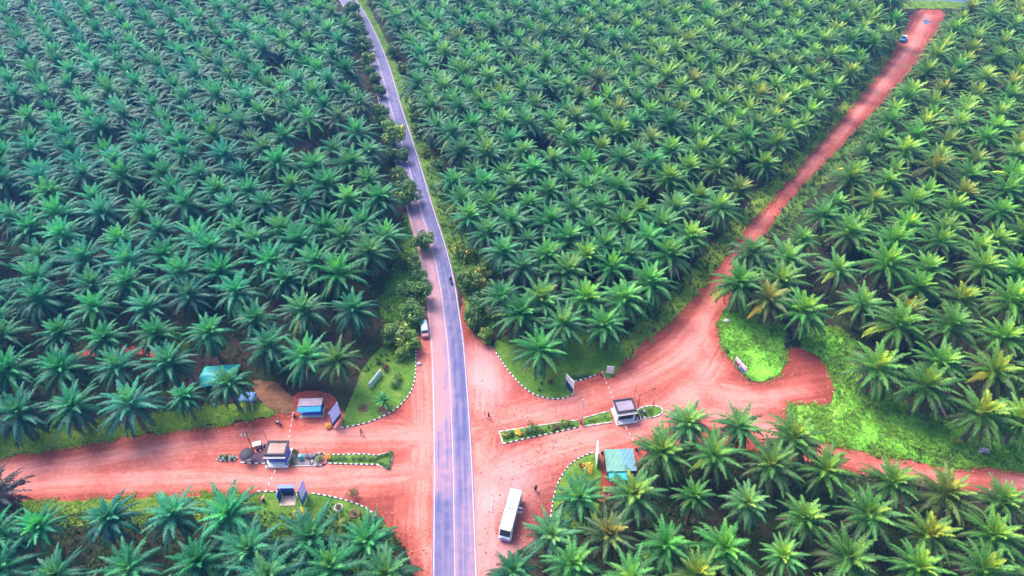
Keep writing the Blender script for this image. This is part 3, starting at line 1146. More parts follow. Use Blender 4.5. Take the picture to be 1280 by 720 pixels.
NV = len(KINDS_)
crowns, deads, trunks = [], [], []
for k in range(NV):
    (v, q, t), (v2, q2, t2) = palm_parts(k, 100 + k, 25, 2)
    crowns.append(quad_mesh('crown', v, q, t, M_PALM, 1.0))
    deads.append(quad_mesh('dead_fronds', v2, q2, t2, M_DEAD, 1.0))
    trunks.append(palm_trunk(k, 8.2))
for i, p in enumerate(ONES):
    k = int(prng.integers(0, NV))
    if p[2] in 'AB' and prng.random() < .3:
        k = [0, 3, 5][int(prng.integers(0, 3))]
    r_, c_ = lab[i]
    s = prng.uniform(.86, 1.08) * {'D': 1.0, 'C': .88, 'A': .94 if p[1] < 108 else 1.05, 'E': 1.02, 'B': .94}[p[2]]
    if prng.random() < .05:
        s *= .72
    sick = np.array([1.35, .88, .8]) if prng.random() < .06 else 1.0
    maroon = math.hypot(p[4][0] + 8, p[4][1] - 622) < 12
    if maroon:
        sick = np.array([1.5, .32, .75])
    mu = sick * block_mul(p) * np.array([prng.uniform(.78, 1.25), prng.uniform(.88, 1.12), prng.uniform(.75, 1.25)])
    o = thing('oil_palm', LABELS[p[2]].format(a=ADJ[k] if not maroon else 'dark maroon', r=r_, c=c_), 'palm tree', (p[0], p[1], 0), prng.uniform(0, 6.28), GROUPS[p[2]])
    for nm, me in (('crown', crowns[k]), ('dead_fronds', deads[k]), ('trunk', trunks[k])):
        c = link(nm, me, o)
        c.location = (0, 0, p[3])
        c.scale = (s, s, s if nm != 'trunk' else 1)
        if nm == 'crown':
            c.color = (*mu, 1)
        if nm != 'trunk':
            c.rotation_euler = (prng.uniform(-.11, .11), prng.uniform(-.11, .11), 0)

lods = []
for j in range(14):
    kk = j % NV
    (v, q, t), (v2, q2, t2) = palm_parts(kk, 300 + j, 11, 1)
    lods.append((np.concatenate([v, v2]), np.concatenate([q, q2 + len(v)]), np.concatenate([t, t2]), np.concatenate([np.zeros(len(q), int), np.ones(len(q2), int)])))
tm = trunks[0]
Vs, Qs, Ts, Ms, Mu, o_ = [], [], [], [], [], 0
for p in REST:
    v, q, t, mi = lods[int(prng.integers(0, len(lods)))]
    a = prng.uniform(0, 6.28)
    s = prng.uniform(.90, 1.18)
    ca, sa = math.cos(a) * s, math.sin(a) * s
    vv = np.stack([v[:, 0] * ca - v[:, 1] * sa + p[0], v[:, 0] * sa + v[:, 1] * ca + p[1], v[:, 2] * s + p[3]], 1)
    br = (np.array([1.35, .88, .8]) if prng.random() < .05 else 1.0) * prng.uniform(.72, 1.25) * np.array([prng.uniform(.75, 1.35), 1, prng.uniform(.75, 1.25)])
    # stem
    n = 6
    an = np.arange(n) / n * 2 * np.pi
    st = np.stack([p[0] + .42 * np.cos(an), p[1] + .42 * np.sin(an), 0 * an], 1)
    st = np.concatenate([st, st + [0, 0, p[3]]])
    sq = np.array([(k, (k + 1) % n, n + (k + 1) % n, n + k) for k in range(n)])
    Vs += [vv, st]
    Qs += [q + o_, sq + o_ + len(vv)]
    Ts += [t, np.full(n, .2)]
    Ms += [mi, np.full(n, 2)]
    Mu += [np.where(mi[:, None] == 0, (block_mul(p) * br)[None, :], br), np.ones((n, 3))]
    o_ += len(vv) + len(st)
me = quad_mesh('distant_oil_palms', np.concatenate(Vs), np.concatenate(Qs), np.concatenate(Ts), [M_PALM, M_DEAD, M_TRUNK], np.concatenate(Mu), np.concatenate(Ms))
tag(link('distant_oil_palms', me), 'mass of far oil palms filling the plantation towards the top', 'plantation', None, 'stuff')
print('palms', len(palms), 'individual', len(ONES))


# ------------------------------------------------------------------ leafy things
def leaf_cloud(rng, blobs, per, size, lo=0.15, hi=0.8, flower=0.0, flat=0.6):
    """leaf-sized quads through the outer shell of several overlapping lobes"""
    C, Rr, Tn = [], [], []
    for (bx, by, bz, br) in blobs:
        k = int(per * br * br)
        d = rng.normal(size=(k, 3))
        d /= np.linalg.norm(d, axis=1)[:, None]
        rad = br * rng.uniform(.55, 1.06, k) ** .6
        c = np.array([bx, by, bz]) + d * rad[:, None] * np.array([1, 1, .85])
        C.append(c)
        tn = rng.uniform(lo, hi, k) + rng.uniform(-.12, .12)
        tn[rng.random(k) < flower] = 1.0
        Tn.append(np.clip(tn, 0, 1))
        Rr.append(d)
    C = np.concatenate(C)
    D = np.concatenate(Rr)
    Tn = np.concatenate(Tn)
    n = len(C)
    nrm = D * .5 + rng.normal(size=(n, 3)) * .6 + np.array([0, 0, flat])
    nrm /= np.linalg.norm(nrm, axis=1)[:, None]
    u = np.cross(nrm, rng.normal(size=(n, 3)))
    u /= np.linalg.norm(u, axis=1)[:, None] + 1e-9
    v = np.cross(nrm, u)
    s = size * rng.uniform(.6, 1.25, n)[:, None]
    V = np.stack([C - u * s, C - v * s * .55, C + u * s, C + v * s * .55], 1).reshape(-1, 3)
    V[:, 2] = np.maximum(V[:, 2], 0.03)
    Q = np.arange(n * 4).reshape(n, 4)
    return V, Q, Tn


def tree_proto(seed, rad, height, mat, lo, hi, flower=0.0, lobes=16, size=0.24, per=75):
    rng = np.random.default_rng(seed)
    blobs = []
    for i in range(lobes):
        a, q = rng.uniform(0, 6.28), math.sqrt(rng.random()) * rad * .72
        blobs.append((q * math.cos(a), q * math.sin(a), height - rad * .8 + rng.uniform(-.9, .75) * rad * (1 - .45 * q / rad), rad * rng.uniform(.22, .42)))
    cr = quad_mesh('crown', *leaf_cloud(rng, blobs, per, size, lo, hi, flower), mat)
    m = MB()
    hb = height - rad * 1.05
    lean = rng.uniform(-.25, .25, 2)
    m.tube([(0, 0, -.05), (lean[0] * .4, lean[1] * .4, hb * .5), (lean[0], lean[1], hb)], [.16 + rad * .035, .13 + rad * .02, .11 + rad * .012], 7)
    for b in blobs[:9]:
        m.tube([(lean[0], lean[1], hb - .1), (b[0] * .5 + lean[0] * .5, b[1] * .5, (hb + b[2]) / 2 - .1), (b[0], b[1], b[2])], [.08 + rad * .01, .06, .03], 5)
    me_ = bpy.data.meshes.new('trunk')
    me_.from_pydata(m.v, [], m.f)
    me_.materials.append(M_BARK)
    return cr, me_


def place_plant(name, meshes, names, loc, rz, scale, label, cat, group=None, col=None):
    o = thing(name, label, cat, loc, rz, group)
    o.scale = scale if hasattr(scale, '__len__') else (scale,) * 3
    for nm, me_ in zip(names, meshes):
        c = link(nm, me_, o)
        if col:
            c.color = (*col, 1)
    return o


TREES = [tree_proto(1, 2.4, 4.6, M_LEAF, .2, .78, 0, 26, .26, 120), tree_proto(2, 2.2, 4.0, M_LEAF, .4, .92, 0, 24, .26, 120), tree_proto(3, 2.6, 5.0, M_LEAF, .12, .66, 0, 28, .28, 110), tree_proto(4, 1.9, 2.5, M_LEAF, .45, .92, .10, 24, .22, 130)]
# photo x, y of the crown centre, radius in photo pixels, kind, label
TL = [
    (447, 34, 10, 2, 'dark roadside tree at the top end of the paved road'),
    (455, 52, 10, 0, 'small dark tree left of the paved road near its top end'),
    (460, 72, 8, 1, 'yellow-green tree overhanging the left road edge near the top'),
    (468, 97, 8, 0, 'dark green tree at the left road edge between two paler ones'),
    (474, 112, 7, 2, 'narrow dark tree on the left road edge above the bushy bend'),
    (474, 137, 10, 2, 'broad dark tree left of the paved road above the yellow-green tree'),
    (491, 165, 14, 1, 'large yellow-green tree reaching over the left lane far up the road'),
    (486, 190, 9, 0, 'mid-green tree just below the large yellow-green roadside tree'),
    (500, 218, 9, 0, 'mid-green tree on left verge, upper one of a tight pair'),
    (509, 238, 14, 0, 'round tree reaching over the left lane midway up the road'),
    (529, 297, 12, 0, 'round tree standing alone over the left lane of the paved road'),
    (514, 322, 10, 1, 'yellow-green bush on the grass verge below the lone roadside tree'),
    (524, 343, 9, 2, 'small dark tree on left road edge just above a larger pair'),
    (524, 362, 13, 0, 'bushy tree at the left road edge above the parked van'),
    (508, 362, 12, 2, 'dark tree on the grass behind the bushy roadside tree'),
    (516, 388, 14, 0, 'broad green tree directly above the parked pale van'),
    (494, 414, 15, 1, 'large olive-yellow tree at the head of the left lawn'),
    (510, 424, 13, 1, 'olive tree beside the kerb and the parked van'),
    (503, 440, 8, 1, 'small rounded olive bush at the top edge of the left lawn'),
    (497, 84, 7, 1, 'pale yellow-green bush right of the paved road near its top'),
    (511, 87, 8, 1, 'bright bush standing right of the pale bush near road top'),
    (529, 64, 9, 3, 'yellow-green bush against the palms, highest on the right road side'),
    (516, 112, 8, 2, 'dark bush on the right verge of the far road'),
    (517, 135, 12, 1, 'straw-coloured leafy tree right of the far road'),
    (519, 160, 9, 0, 'mid-green tree on right verge below the straw-coloured tree'),
    (534, 172, 9, 3, 'yellow-green bush right of road beside the palms'),
    (549, 237, 9, 1, 'yellowish bush casting dark shade at the right road edge'),
    (563, 266, 6, 3, 'small round bush alone on the open grass right of road'),
    (580, 313, 14, 3, 'wide bush dotted with yellow flowers right of the paved road'),
    (606, 335, 12, 3, 'bush with bright yellow flowers in front of the palms'),
    (585, 347, 13, 0, 'low spreading tree on the right verge below the flowering bushes'),
    (600, 376, 14, 2, 'dark spreading tree at the corner palms right of the road'),
    (592, 396, 13, 0, 'green tree nearest the junction on the right road edge'),
    (607, 419, 9, 1, 'low bright shrub at the upper corner of the right lawn'),
    (440, 10, 9, 2, 'dark tree at the very top of the frame left of the paved road'),
    (443, 22, 9, 0, 'green tree just below the topmost roadside tree on the left'),
    (449, 44, 8, 0, 'green tree pressed between two dark trees near the road top'),
    (503, 192, 8, 2, 'dark low tree between palms and the second road bend on the left'),
    (462, 88, 7, 2, 'dark tree squeezed between palms and the far left road edge'),
    (480, 150, 8, 0, 'tree between palms and the large yellow-green roadside tree'),
    (517, 330, 8, 0, 'leafy tree joining the left verge trees midway down'),
    (520, 402, 8, 2, 'dark low tree between the parked van and the olive trees'),
    (541, 205, 8, 2, 'dark low tree on the right verge above the yellowish bush'),
    (598, 352, 10, 1, 'yellow-green bush touching the low spreading tree'),
    (484, 62, 7, 0, 'mid-green bush on the right verge close to the road top'),
    (505, 108, 7, 3, 'yellow-speckled low bush on the far right verge'),
    (526, 190, 7, 3, 'yellow-speckled bush on right verge level with the large tree'),
]
def ROAD_PX(y):
    return float(np.interp(y, [0, 64, 97, 139, 205, 263, 300, 350, 430], [444, 473, 484, 496, 517, 533, 546, 559, 571]))


for i, (x, y, r, k, lb) in enumerate(TL):
    cz = (2.9, 2.4, 3.1, 1.3)[k]
    d = proj(*gp(x, y, 3), 3)[2]
    rad_m = r * (1.15 if x > ROAD_PX(y) else 1.25) / (F / d)
    x = x + (5 if x > ROAD_PX(y) and y < 300 else 0)
    base = (2.4, 2.2, 2.6, 1.9)[k]
    s = rad_m / base
    gx, gy = gp(x, y, cz * s)
    dd = seg_dist(np.array([[gx, gy]]), ROAD_C)[0][0]
    place_plant('roadside_tree' if k != 3 else 'roadside_bush', TREES[k], ('crown', 'trunk'), (gx, gy, 0), random.uniform(0, 6.28), (s, s, s * random.uniform(.9, 1.1)), lb, 'tree' if k != 3 else 'bush',
                'trees and bushes lining the paved road', (1.15, 1.05, .9) if k != 2 else (.9, 1.0, 1.0))


def shrub(name, pos, rad, h, mat, label, lo=.2, hi=.8, flower=0.0, size=.1, per=260, cat='shrub', group=None, lobes=6, z=0.1, col=None, fl=None):
    rng = np.random.default_rng(abs(hash(label)) % 9999 if False else sum(map(ord, label)))
    blobs = []
    for i in range(lobes):
        a, q = rng.uniform(0, 6.28), math.sqrt(rng.random()) * rad * .6
        blobs.append((q * math.cos(a), q * math.sin(a), h * rng.uniform(.4, .72), min(rad * .6, h * .55) * rng.uniform(.6, .95)))
    fo = quad_mesh('foliage', *leaf_cloud(rng, blobs, per / max(.3, rad * .8), size, lo, hi, flower), mat)
    m = MB()
    for b in blobs[:4]:
        m.tube([(0, 0, -.02), (b[0] * .6, b[1] * .6, b[2] * .7)], [.04, .02], 5)
    me_ = bpy.data.meshes.new('stem')
    me_.from_pydata(m.v, [], m.f)
    me_.materials.append(M_BARK)
    return place_plant(name, (fo, me_), ('foliage', 'stem'), (*pos, z), random.uniform(0, 6), 1.0, label, cat, group, col)


def ring_bed(px, r, label, plant_lab, mat=None, pm=None):
    c = gp(*px)
    n = 18
    o = thing('circular_flower_bed', label, 'flower bed', (*c, .06), 0)
    m = MB()
    m.lathe([(r, 0), (r, .16), (r - .05, .2), (r - .18, .2), (r - .2, .06)], n)
    m.build('rim', mat or M_CONC, o)
    m = MB()
    m.lathe([(r - .2, .0), (r - .2, .1), (.1, .14)], n, wob=.02)
    m.build('soil', M_SOIL, o)
    if plant_lab:
        shrub('bed_plant', c, r * .55, .7, pm or M_HEDGE, plant_lab, size=.09, z=.2)


# ------------------------------------------------------------------ frames of reference
def axis(a, b, z=0):
    p, q = np.array(gp(*a, z)), np.array(gp(*b, z))
    return p, q, math.atan2(q[1] - p[1], q[0] - p[0])


# ---- guard booths
def guard_booth(loc, rz, label, roof_mat, wall, panel, wd=3.3, dp=2.5):
    o = thing('guard_booth', label, 'guard booth', loc, rz)
    o.scale = (1, 1, .86)
    m = MB()
    m.box((0, -.35, .12), (wd + .7, dp + 1.5, .24), 0, bev=.03)
    m.build('plinth', M_WHITE, o)
    m = MB()
    for s in (1, -1):
        m.box((s * (wd / 2 - .1), 0, 1.47), (.2, dp, 2.46), 0)
    m.box((0, dp / 2 - .1, 1.47), (wd - .404, .2, 2.46), 0)
    m.box((0, -dp / 2 + .1, .72), (wd - .404, .2, .96), 1)
    m.box((0, -dp / 2 + .1, 2.5), (wd - .404, .2, .4), 0)
    m.build('wall', [wall, panel], o)
    m = MB()
    m.box((0, -dp / 2 + .1, 1.75), (wd - .41, .05, 1.08), 0)
    wn = m.build('window', M_GLASS, o)
    m = MB()
    for x in (-wd / 2 + .26, -wd / 6, wd / 6, wd / 2 - .26):
        m.box((x, -dp / 2 + .06, 1.75), (.07, .07, 1.09), 0)
    m.build('window_frame', M_WHITE, wn)
    m = MB()
    m.box((0, 0, 2.84), (wd + .5, dp + .5, .28), 0, bev=.02)
    rf = m.build('roof', wall, o)
    m = MB()
    m.box((0, 0, 3.02), (wd - .02, dp - .02, .08), 0)
    m.build('roof_deck', roof_mat, rf)
    m = MB()
    t = .3
    hx, hy = (wd + .5) / 2, (dp + .5) / 2
    for c, s in (((0, hy - t / 2, 3.15), (2 * hx, t, .34)), ((0, -hy + t / 2, 3.15), (2 * hx, t, .34)), ((hx - t / 2, 0, 3.15), (t, 2 * hy - 2 * t - .006, .34)), ((-hx + t / 2, 0, 3.15), (t, 2 * hy - 2 * t - .006, .34))):
        m.box(c, s, 0)
    m.build('parapet', M_DARKTRIM, rf)
    for s in (1, -1):
        m = MB()
        m.box((s * (wd / 2 + .1), -dp / 2 - .62, 1.46), (.22, .22, 2.44), 0)
        m.build('column', panel if s > 0 else wall, o)
    m = MB()
    m.box((0, -dp / 2 - .62, 2.77), (wd + .5, .36, .16), 0)
    m.build('canopy_beam', M_CONC, o)
    m = MB()
    m.box((wd / 2 + .02, .35, 1.28), (.06, .95, 2.0), 0)
    d_ = m.build('door', panel, o)
    m = MB()
    m.box((wd / 2 + .08, .0, 1.25), (.06, .06, .18), 0)
    m.build('handle', M_STEEL, d_)
    return o


LROT = axis((290, 578), (480, 577))[2]
guard_booth((*gp(350, 571), .03), LROT, 'guard booth with blue panels and brown-stained flat roof on the left island', M_BROWNROOF, M_BLUEWALL, M_BLUE)
RA, RB, RROT = axis((640, 546), (800, 522))
guard_booth((*gp(779, 518), .03), RROT, 'guard booth with pale walls and mauve flat roof on the right island', M_MAUVE, M_LIGHTWALL, M_NAVY)


# ---- booms
def boom(base, tip, label, raised=False, length=None):
    p, q = np.array(gp(*base)), np.array(gp(*tip, 1.0))
    rz = math.atan2(q[1] - p[1], q[0] - p[0])
    L = length or float(np.linalg.norm(q - p))
    o = thing('boom_barrier', label, 'barrier', (*p, .03), rz, 'boom barriers across the dirt lanes')
    m = MB()
    m.box((0, 0, .55), (.4, .36, 1.1), 0, bev=.03)
    m.box((0, 0, 1.14), (.5, .46, .08), 1, bev=.02)
    m.build('post', [M_BLACK, M_RED], o)
    m = MB()
    n = max(4, int(L / .6))
    for i in range(n):
        a, b = L * i / n, L * (i + 1) / n
        if raised:
            m.tube([(0, 0, 1.0 + a), (0, 0, 1.0 + b)], .11, 6, i % 2 if not raised else 0)
        else:
            m.box(((a + b) / 2, 0, 1.0), (b - a, .07, .085), i % 2)
    m.build('arm', [M_WHITE, M_RED] if not raised else [M_PALEWOOD, M_RED], o)
    m = MB()
    m.box((-.55, 0, 1.0), (.7, .2, .22), 0, bev=.03)
    m.build('counterweight', M_BLACK, o)
    return o


boom((368, 521), (360, 551), 'red and white boom beside the blue kiosk, above the left booth')
boom((330, 627), (344, 588), 'red and white boom below the left booth, ending at the lower lawn')
boom((752, 470), (768, 501), 'red and white boom between small white sign and the right booth')
boom((795, 563), (782, 533), 'red and white boom below the right booth near the teal-roofed building')
boom((726, 529), (726, 500), 'pale boom raised upright at the planted end of the right island', True, 6.0)


# ---- poles
def mast(base, h, label, kind, arm_to=None, r=.07):
    p = gp(*base)
    o = thing('lamp_mast' if kind else 'thin_pole', label, 'mast' if kind else 'pole', (*p, .03), 0)
    m = MB()
    m.tube([(0, 0, 0), (0, 0, h * .6), (0, 0, h)], [r * 1.3, r, r * .7], 8)
    m.build('pole', M_DARKSTEEL, o)
    if kind == 'flood':
        m = MB()
        m.box((0, 0, h - 1.6), (1.3, .08, .08), 0)
        m.build('crossbar', M_DARKSTEEL, o)
        for s in (-.75, -.1):
            m = MB()
            m.box((s, -.1, h - 1.45), (.5, .3, .4), 0, bev=.05)
            lm = m.build('floodlight', M_DARKSTEEL, o)
            m = MB()
            m.box((s, -.262, h - 1.45), (.4, .02, .3), 0)
            m.build('lens', M_LAMP, lm)
    if kind == 'arm':
        m = MB()
        m.tube([(-.6, .05, h - .1), (0, 0, h - .02), (1.4, .5, h + .1), (2.8, 1.1, h + .4)], [.06, .06, .05, .04], 6)
        ar = m.build('arm', M_DARKSTEEL, o)
        m = MB()
        m.box((2.7, 1.05, h + .33), (.6, .26, .12), 0, rz=.4, bev=.03)
        m.build('lamp_head', M_DARKSTEEL, ar)
    return o


mast((318, 566), 7.0, 'tall dark mast with two floodlights beside the left guard booth', 'flood')
mast((336, 556), 4.6, 'thin dark pole behind the left guard booth', None, r=.04)
mast((389, 582), 5.4, 'thin dark pole on the concrete slab right of the left booth', None, r=.06)
mast((797, 511), 4.2, 'short dark post with long curved lamp arm beside the right booth', 'arm')
mast((792, 500), 4.5, 'thin grey pole behind the right guard booth', None, r=.035)
mast((816, 508), 1.9, 'short dark post in the oval grass end of the right island', None, r=.06)

# ---- islands
# left island
c1 = P('270,573 282,570.5 297,571 297,575 284,576.5 272,576')
kerb(c1, 'small oval pale kerb round plants and stones at the outer tip of left island', closed=True, seg=.4, mats=[M_KERBW, M_BLACK])
sheet('island_bed', c1, .1, M_SOIL, .02, .3, 1, None, 1, 51)
for i, (x, y, s) in enumerate(((279, 574.5, .35), (289, 573.5, .45), (292.5, 572.5, .4))):
    m = MB()
    rg = random.Random(i)
    m.lathe([(s * .7, 0), (s, .15), (s * .9, .35), (s * .4, .5)], 9, (0, 0, 0), wob=.15)
    o = m.build('white_rock', M_WHITE if i != 1 else M_STONE)
    o.location = (*gp(x, y), .08)
    tag(o, ['small whitewashed rock at the outermost tip of the left island', 'larger grey rock between two whitewashed ones on the left island', 'whitewashed rock nearest the dark parasol on the left island'][i], 'rock', 'rocks in the island tip')
for px_, lb_ in (((276, 574.3), 'low green plant at the outermost tip of the left island'), ((283.5, 573.3), 'low green plant in the middle of the stone-strewn island tip'), ((291, 573.8), 'low green plant nearest the dark parasol in the island tip')):
    shrub('low_plant', gp(*px_), .85, .7, M_HEDGE, lb_, .1, .6, 0, .1, 340)
c2 = P('300,566 336,566 336,579.5 301,579')
kerb(P('301,578.5 336,580'), 'straight black and white kerb under the dark parasol', seg=.62)
sheet('island_gravel', c2, .1, M_GRAVELD, .05, .4, 1, None, 0, 52)
o = thing('parasol', 'dark navy parasol open beside the left guard booth', 'parasol', (*gp(311.5, 575), .1))
m = MB()
m.tube([(0, 0, 0), (0, 0, 2.3)], .04, 7)
m.build('pole', M_DARKSTEEL, o)
m = MB()
m.lathe([(1.3, 1.75), (1.26, 1.8), (.9, 2.0), (.45, 2.14), (.06, 2.2)], 10)
m.build('canopy', M_DARKTRIM, o)
m = MB()
m.lathe([(.35, 0), (.35, .1), (.1, .16)], 10)
m.build('base', M_CONC, o)


def motorbike(pos, rz, label, colour=M_NAVY, group='parked motorcycles'):
    o = thing('motorcycle', label, 'motorcycle', (*pos, .05), rz, group)
    for x in (-.63, .63):
        m = MB()
        m.lathe([(.20, -.04), (.29, -.05), (.31, 0), (.29, .05), (.20, .04)], 16, (x, 0, .31), axis='y')
        wl = m.build('wheel', M_RUBBER, o)
        m = MB()
        m.lathe([(.19, -.02), (.19, .02)], 12, (x, 0, .31), axis='y')
        m.build('rim', M_STEEL, wl)
    m = MB()
    m.tube([(-.6, 0, .33), (-.25, 0, .5), (.2, 0, .45), (.45, 0, .8)], [.05, .08, .08, .05], 7)
    m.box((0, 0, .4), (.42, .3, .34), 0, bev=.06)
    m.build('frame', M_DARKSTEEL, o)
    m = MB()
    m.tube([(-.02, 0, .72), (.16, 0, .8), (.36, 0, .78)], [.10, .16, .08], 10)
    m.build('tank', colour, o)
    m = MB()
    m.tube([(-.75, 0, .76), (-.4, 0, .74), (0, 0, .74)], [.09, .13, .10], 8)
    m.build('seat', M_BLACK, o)
    m = MB()
    m.tube([(.64, 0, .32), (.46, 0, .95)], [.05, .04], 7)
    m.build('fork', M_STEEL, o)
    m = MB()
    m.tube([(.3, -.38, 1.02), (.44, -.15, 1.0), (.44, .15, 1.0), (.3, .38, 1.02)], .025, 6)
    m.build('handlebar', M_DARKSTEEL, o)
    m = MB()
    m.lathe([(.1, -.05), (.1, .02), (.06, .08)], 10, (.56, 0, .88), axis='x')
    m.build('headlight', M_LAMP, o)
    return o


motorbike(gp(327, 562), .6, 'dark motorcycle behind the parasol on the left island')
motorbike(gp(331, 559), .4, 'red motorcycle close to the left booth roof corner', M_RED)
motorbike(gp(349, 531), 2.6, 'black and white motorcycle by grass edge left of the blue kiosk', M_WHITE)
m = MB()
m.box((0, 0, .5), (1.5, 1.0, .06), 0, bev=.02)
for a in (-.65, .65):
    for b in (-.4, .4):
        m.box((a, b, .235), (.06, .06, .47), 0)
o = m.build('white_table', M_WHITE)
o.location = (*gp(321.5, 557), .1)
o.rotation_euler = (0, 0, .3)
tag(o, 'low whitish table behind the dark parasol on the left island', 'table')

sheet('island_slab', P('366,567 400,567 403,572 400,582 366,582'), .11, M_SLAB, .03, .4, 1.5, None, 0, 53)
kerb(P('366,583 398,583'), 'grey kerb in front of the concrete slab beside left booth', seg=.7, mats=[M_CONC, M_CONC], group='kerbs of the left island')
for px, r, h, lb, mat, lo, hi, fl in (((371, 568), .8, 1.5, 'dark green shrub against the right side of the left booth', M_LEAF, .1, .5, 0), ((366.5, 579), .7, .9, 'low green shrub at the front corner of the left booth', M_HEDGE, .2, .7, 0),
                                      ((400, 575), 1.0, 1.0, 'round olive bush in the ring at the slab end', M_HEDGE, .4, .9, .02), ((410.5, 573.5), .65, .9, 'small orange-flowering bush at the tip of the clipped hedge', M_FLOWER, .1, .6, 0)):
    shrub('shrub', gp(*px), r, h, mat, lb, lo, hi, fl, .1, 300)
n = 16
kerb([(gp(400, 575)[0] + 1.35 * math.cos(2 * math.pi * i / n), gp(400, 575)[1] + 1.35 * math.sin(2 * math.pi * i / n)) for i in range(n)], 'round grey kerb ring enclosing the olive bush', closed=True, mats=[M_CONC, M_GRAVELD], group='kerbs of the left island', h=.3)
o = thing('water_drum', 'teal plastic drum on the concrete slab beside the left booth', 'drum', (*gp(376.5, 573.5), .12))
m = MB()
m.lathe([(.38, 0), (.42, .05), (.42, .35), (.44, .4), (.42, .45), (.42, .85), (.36, .95)], 14)
m.build('barrel', M_TEALW, o)
m = MB()
m.lathe([(.3, .952), (.3, 1.0), (.1, 1.02)], 12)
m.build('lid', M_TEALW, o)
m = MB()
m.box((0, 0, .45), (1.8, .5, .08), 0, bev=.02)
m.box((-.7, 0, .205), (.1, .4, .41), 0)
m.box((.7, 0, .205), (.1, .4, .41), 0)
o = m.build('dark_bench', M_NAVY)
o.location = (*gp(387.5, 572), .12)
tag(o, 'dark bench on the slab between teal drum and olive bush', 'bench')

HL = P('408.5,569.5 455,568 472,569.5 491.5,564.5 487.5,588.5 470,580.5 455,580.5 412,579')
kerb(P('409,569 440,568.2 455,568 472,569.5'), 'black and white kerb along the upper side of the clipped hedge bed', seg=.45)
kerb(P('411,579.5 440,580.5 455,581 470,581'), 'black and white kerb along the lower side of the clipped hedge bed', seg=.45)
kerb(P('472,569.5 491.5,564.5 487.5,588.5 470,580.5'), 'white kerb round the flared end of the clipped hedge bed', seg=.6, mats=[M_KERBW, M_CONC])
sheet('island_bed', HL, .11, M_LAWN, .03, .3, 1, None, 0, 54)


def hedge(line, wd, h, label, mat=M_HEDGE, lo=.15, hi=.8, flower=0.0, per=130, z=.1):
    rng = np.random.default_rng(sum(map(ord, label)))
    d = dense([np.array(p) for p in line], .3, False)
    c = d.mean(0)
    n = len(d) * 4
    pts = d[rng.integers(0, len(d), n)] - c + rng.uniform(-wd / 2, wd / 2, (n, 2)) * .8
    blobs = [(x, y, h * rng.uniform(.4, .7), h * rng.uniform(.35, .5)) for x, y in pts]
    me_ = quad_mesh('hedge', *leaf_cloud(rng, blobs, per / max(.3, h), .09, lo, hi, flower), mat)
    o = link('hedge', me_)
    o.location = (*c, z)
    return tag(o, label, 'hedge')


hedge(P('412,574.5 455,574.5 470,575'), .9, .55, 'long clipped green hedge along the bed of the left island', per=150)
hedge(P('472,573 489,567'), .35, .6, 'dark hedge arm on the upper side of the flared bed')
hedge(P('472,578 486,586'), .35, .6, 'dark hedge arm on the lower side of the flared bed')
hedge(P('489.5,567 487,584'), .3, .6, 'dark hedge closing the wide end of the flared bed')

# right island
R1 = P('624.5,540 723,526 724,533 629,555')
kerb(P('624.5,540 630,539 680,531.5 722,525.5'), 'pale kerb along the upper side of the flower bed', seg=.6, mats=[M_KERBW, M_CONC])
kerb(P('629,555 660,548 690,541.5 723,534.5'), 'black and white kerb along the lower side of the flower bed', seg=.55)
kerb(P('624,539.5 629,555.5'), 'short white kerb at the pointed end of the flower bed', seg=.6, mats=[M_KERBW, M_CONC])
sheet('island_bed', R1, .11, M_LAWN, .03, .3, 1, None, 0, 55)
FB = [((632, 545.5), .8, .8, M_HEDGE, .2, .7, .1, 'yellow-speckled shrub at the pointed end of the flower bed'), ((641, 545), .7, .7, M_HEDGE, .1, .5, 0, 'dark green shrub, second along the flower bed'),
      ((648, 543), .65, .7, M_FLOWER, .2, .8, 0, 'orange-yellow flowering shrub near the pointed end'), ((656, 542), .8, .8, M_HEDGE, .4, .9, .03, 'bright green shrub next to the orange-yellow shrub'),
      ((665, 538), 1.15, 1.3, M_LEAF, .15, .6, 0, 'largest dark round shrub in the flower bed'), ((678, 538), .7, .6, M_HEDGE, .3, .8, .05, 'small pale shrub right of the largest round shrub'),
      ((688, 536), .8, .7, M_HEDGE, .5, .92, .12, 'yellow-green shrub in the middle of the flower bed'), ((695, 534), .6, .6, M_REDLEAF, .1, .9, 0, 'dark red-leaved shrub in the flower bed'),
      ((703, 532.5), .95, .9, M_HEDGE, .4, .9, .02, 'bright green shrub right of the red-leaved shrub'), ((713, 531), .75, .7, M_HEDGE, .3, .9, .15, 'yellow-flowering shrub nearest the raised boom')]
for px, r, h, mat, lo, hi, fl, lb in FB:
    shrub('bed_shrub', gp(*px), r * 1.25, h * 1.2, mat, lb, lo, hi, fl, .12, 420, group='shrubs in the long flower bed')
R2 = P('729,523.5 762,514.5 766,527 730,533')
sheet('island_bed', R2, .11, M_LAWN, .03, .3, 1, None, 0, 56)
kerb(P('729,533.5 766,528'), 'pale green kerb below the grass bed joining right booth', seg=.8, mats=[M_CONC, M_KERBW])
kerb(P('729,523 762,514'), 'pale green kerb above the grass bed joining right booth', seg=.8, mats=[M_KERBW, M_CONC])
hedge(P('733,528 764,521.5'), 1.0, .4, 'low olive ground cover in the grass bed beside right booth', per=110)
c0 = np.array(gp(812, 515))
oval = []
for i in range(20):
    a = 2 * math.pi * i / 20
    x, y = 2.6 * math.cos(a), 1.35 * math.sin(a)
    oval.append((c0[0] + x * math.cos(RROT) - y * math.sin(RROT), c0[1] + x * math.sin(RROT) + y * math.cos(RROT)))
kerb(oval, 'oval pale kerb round the grassy outer tip of the right island', closed=True, mats=[M_KERBW, M_CONC])
sheet('island_bed', oval, .12, M_LAWN, .02, .3, 1, None, 0, 57)
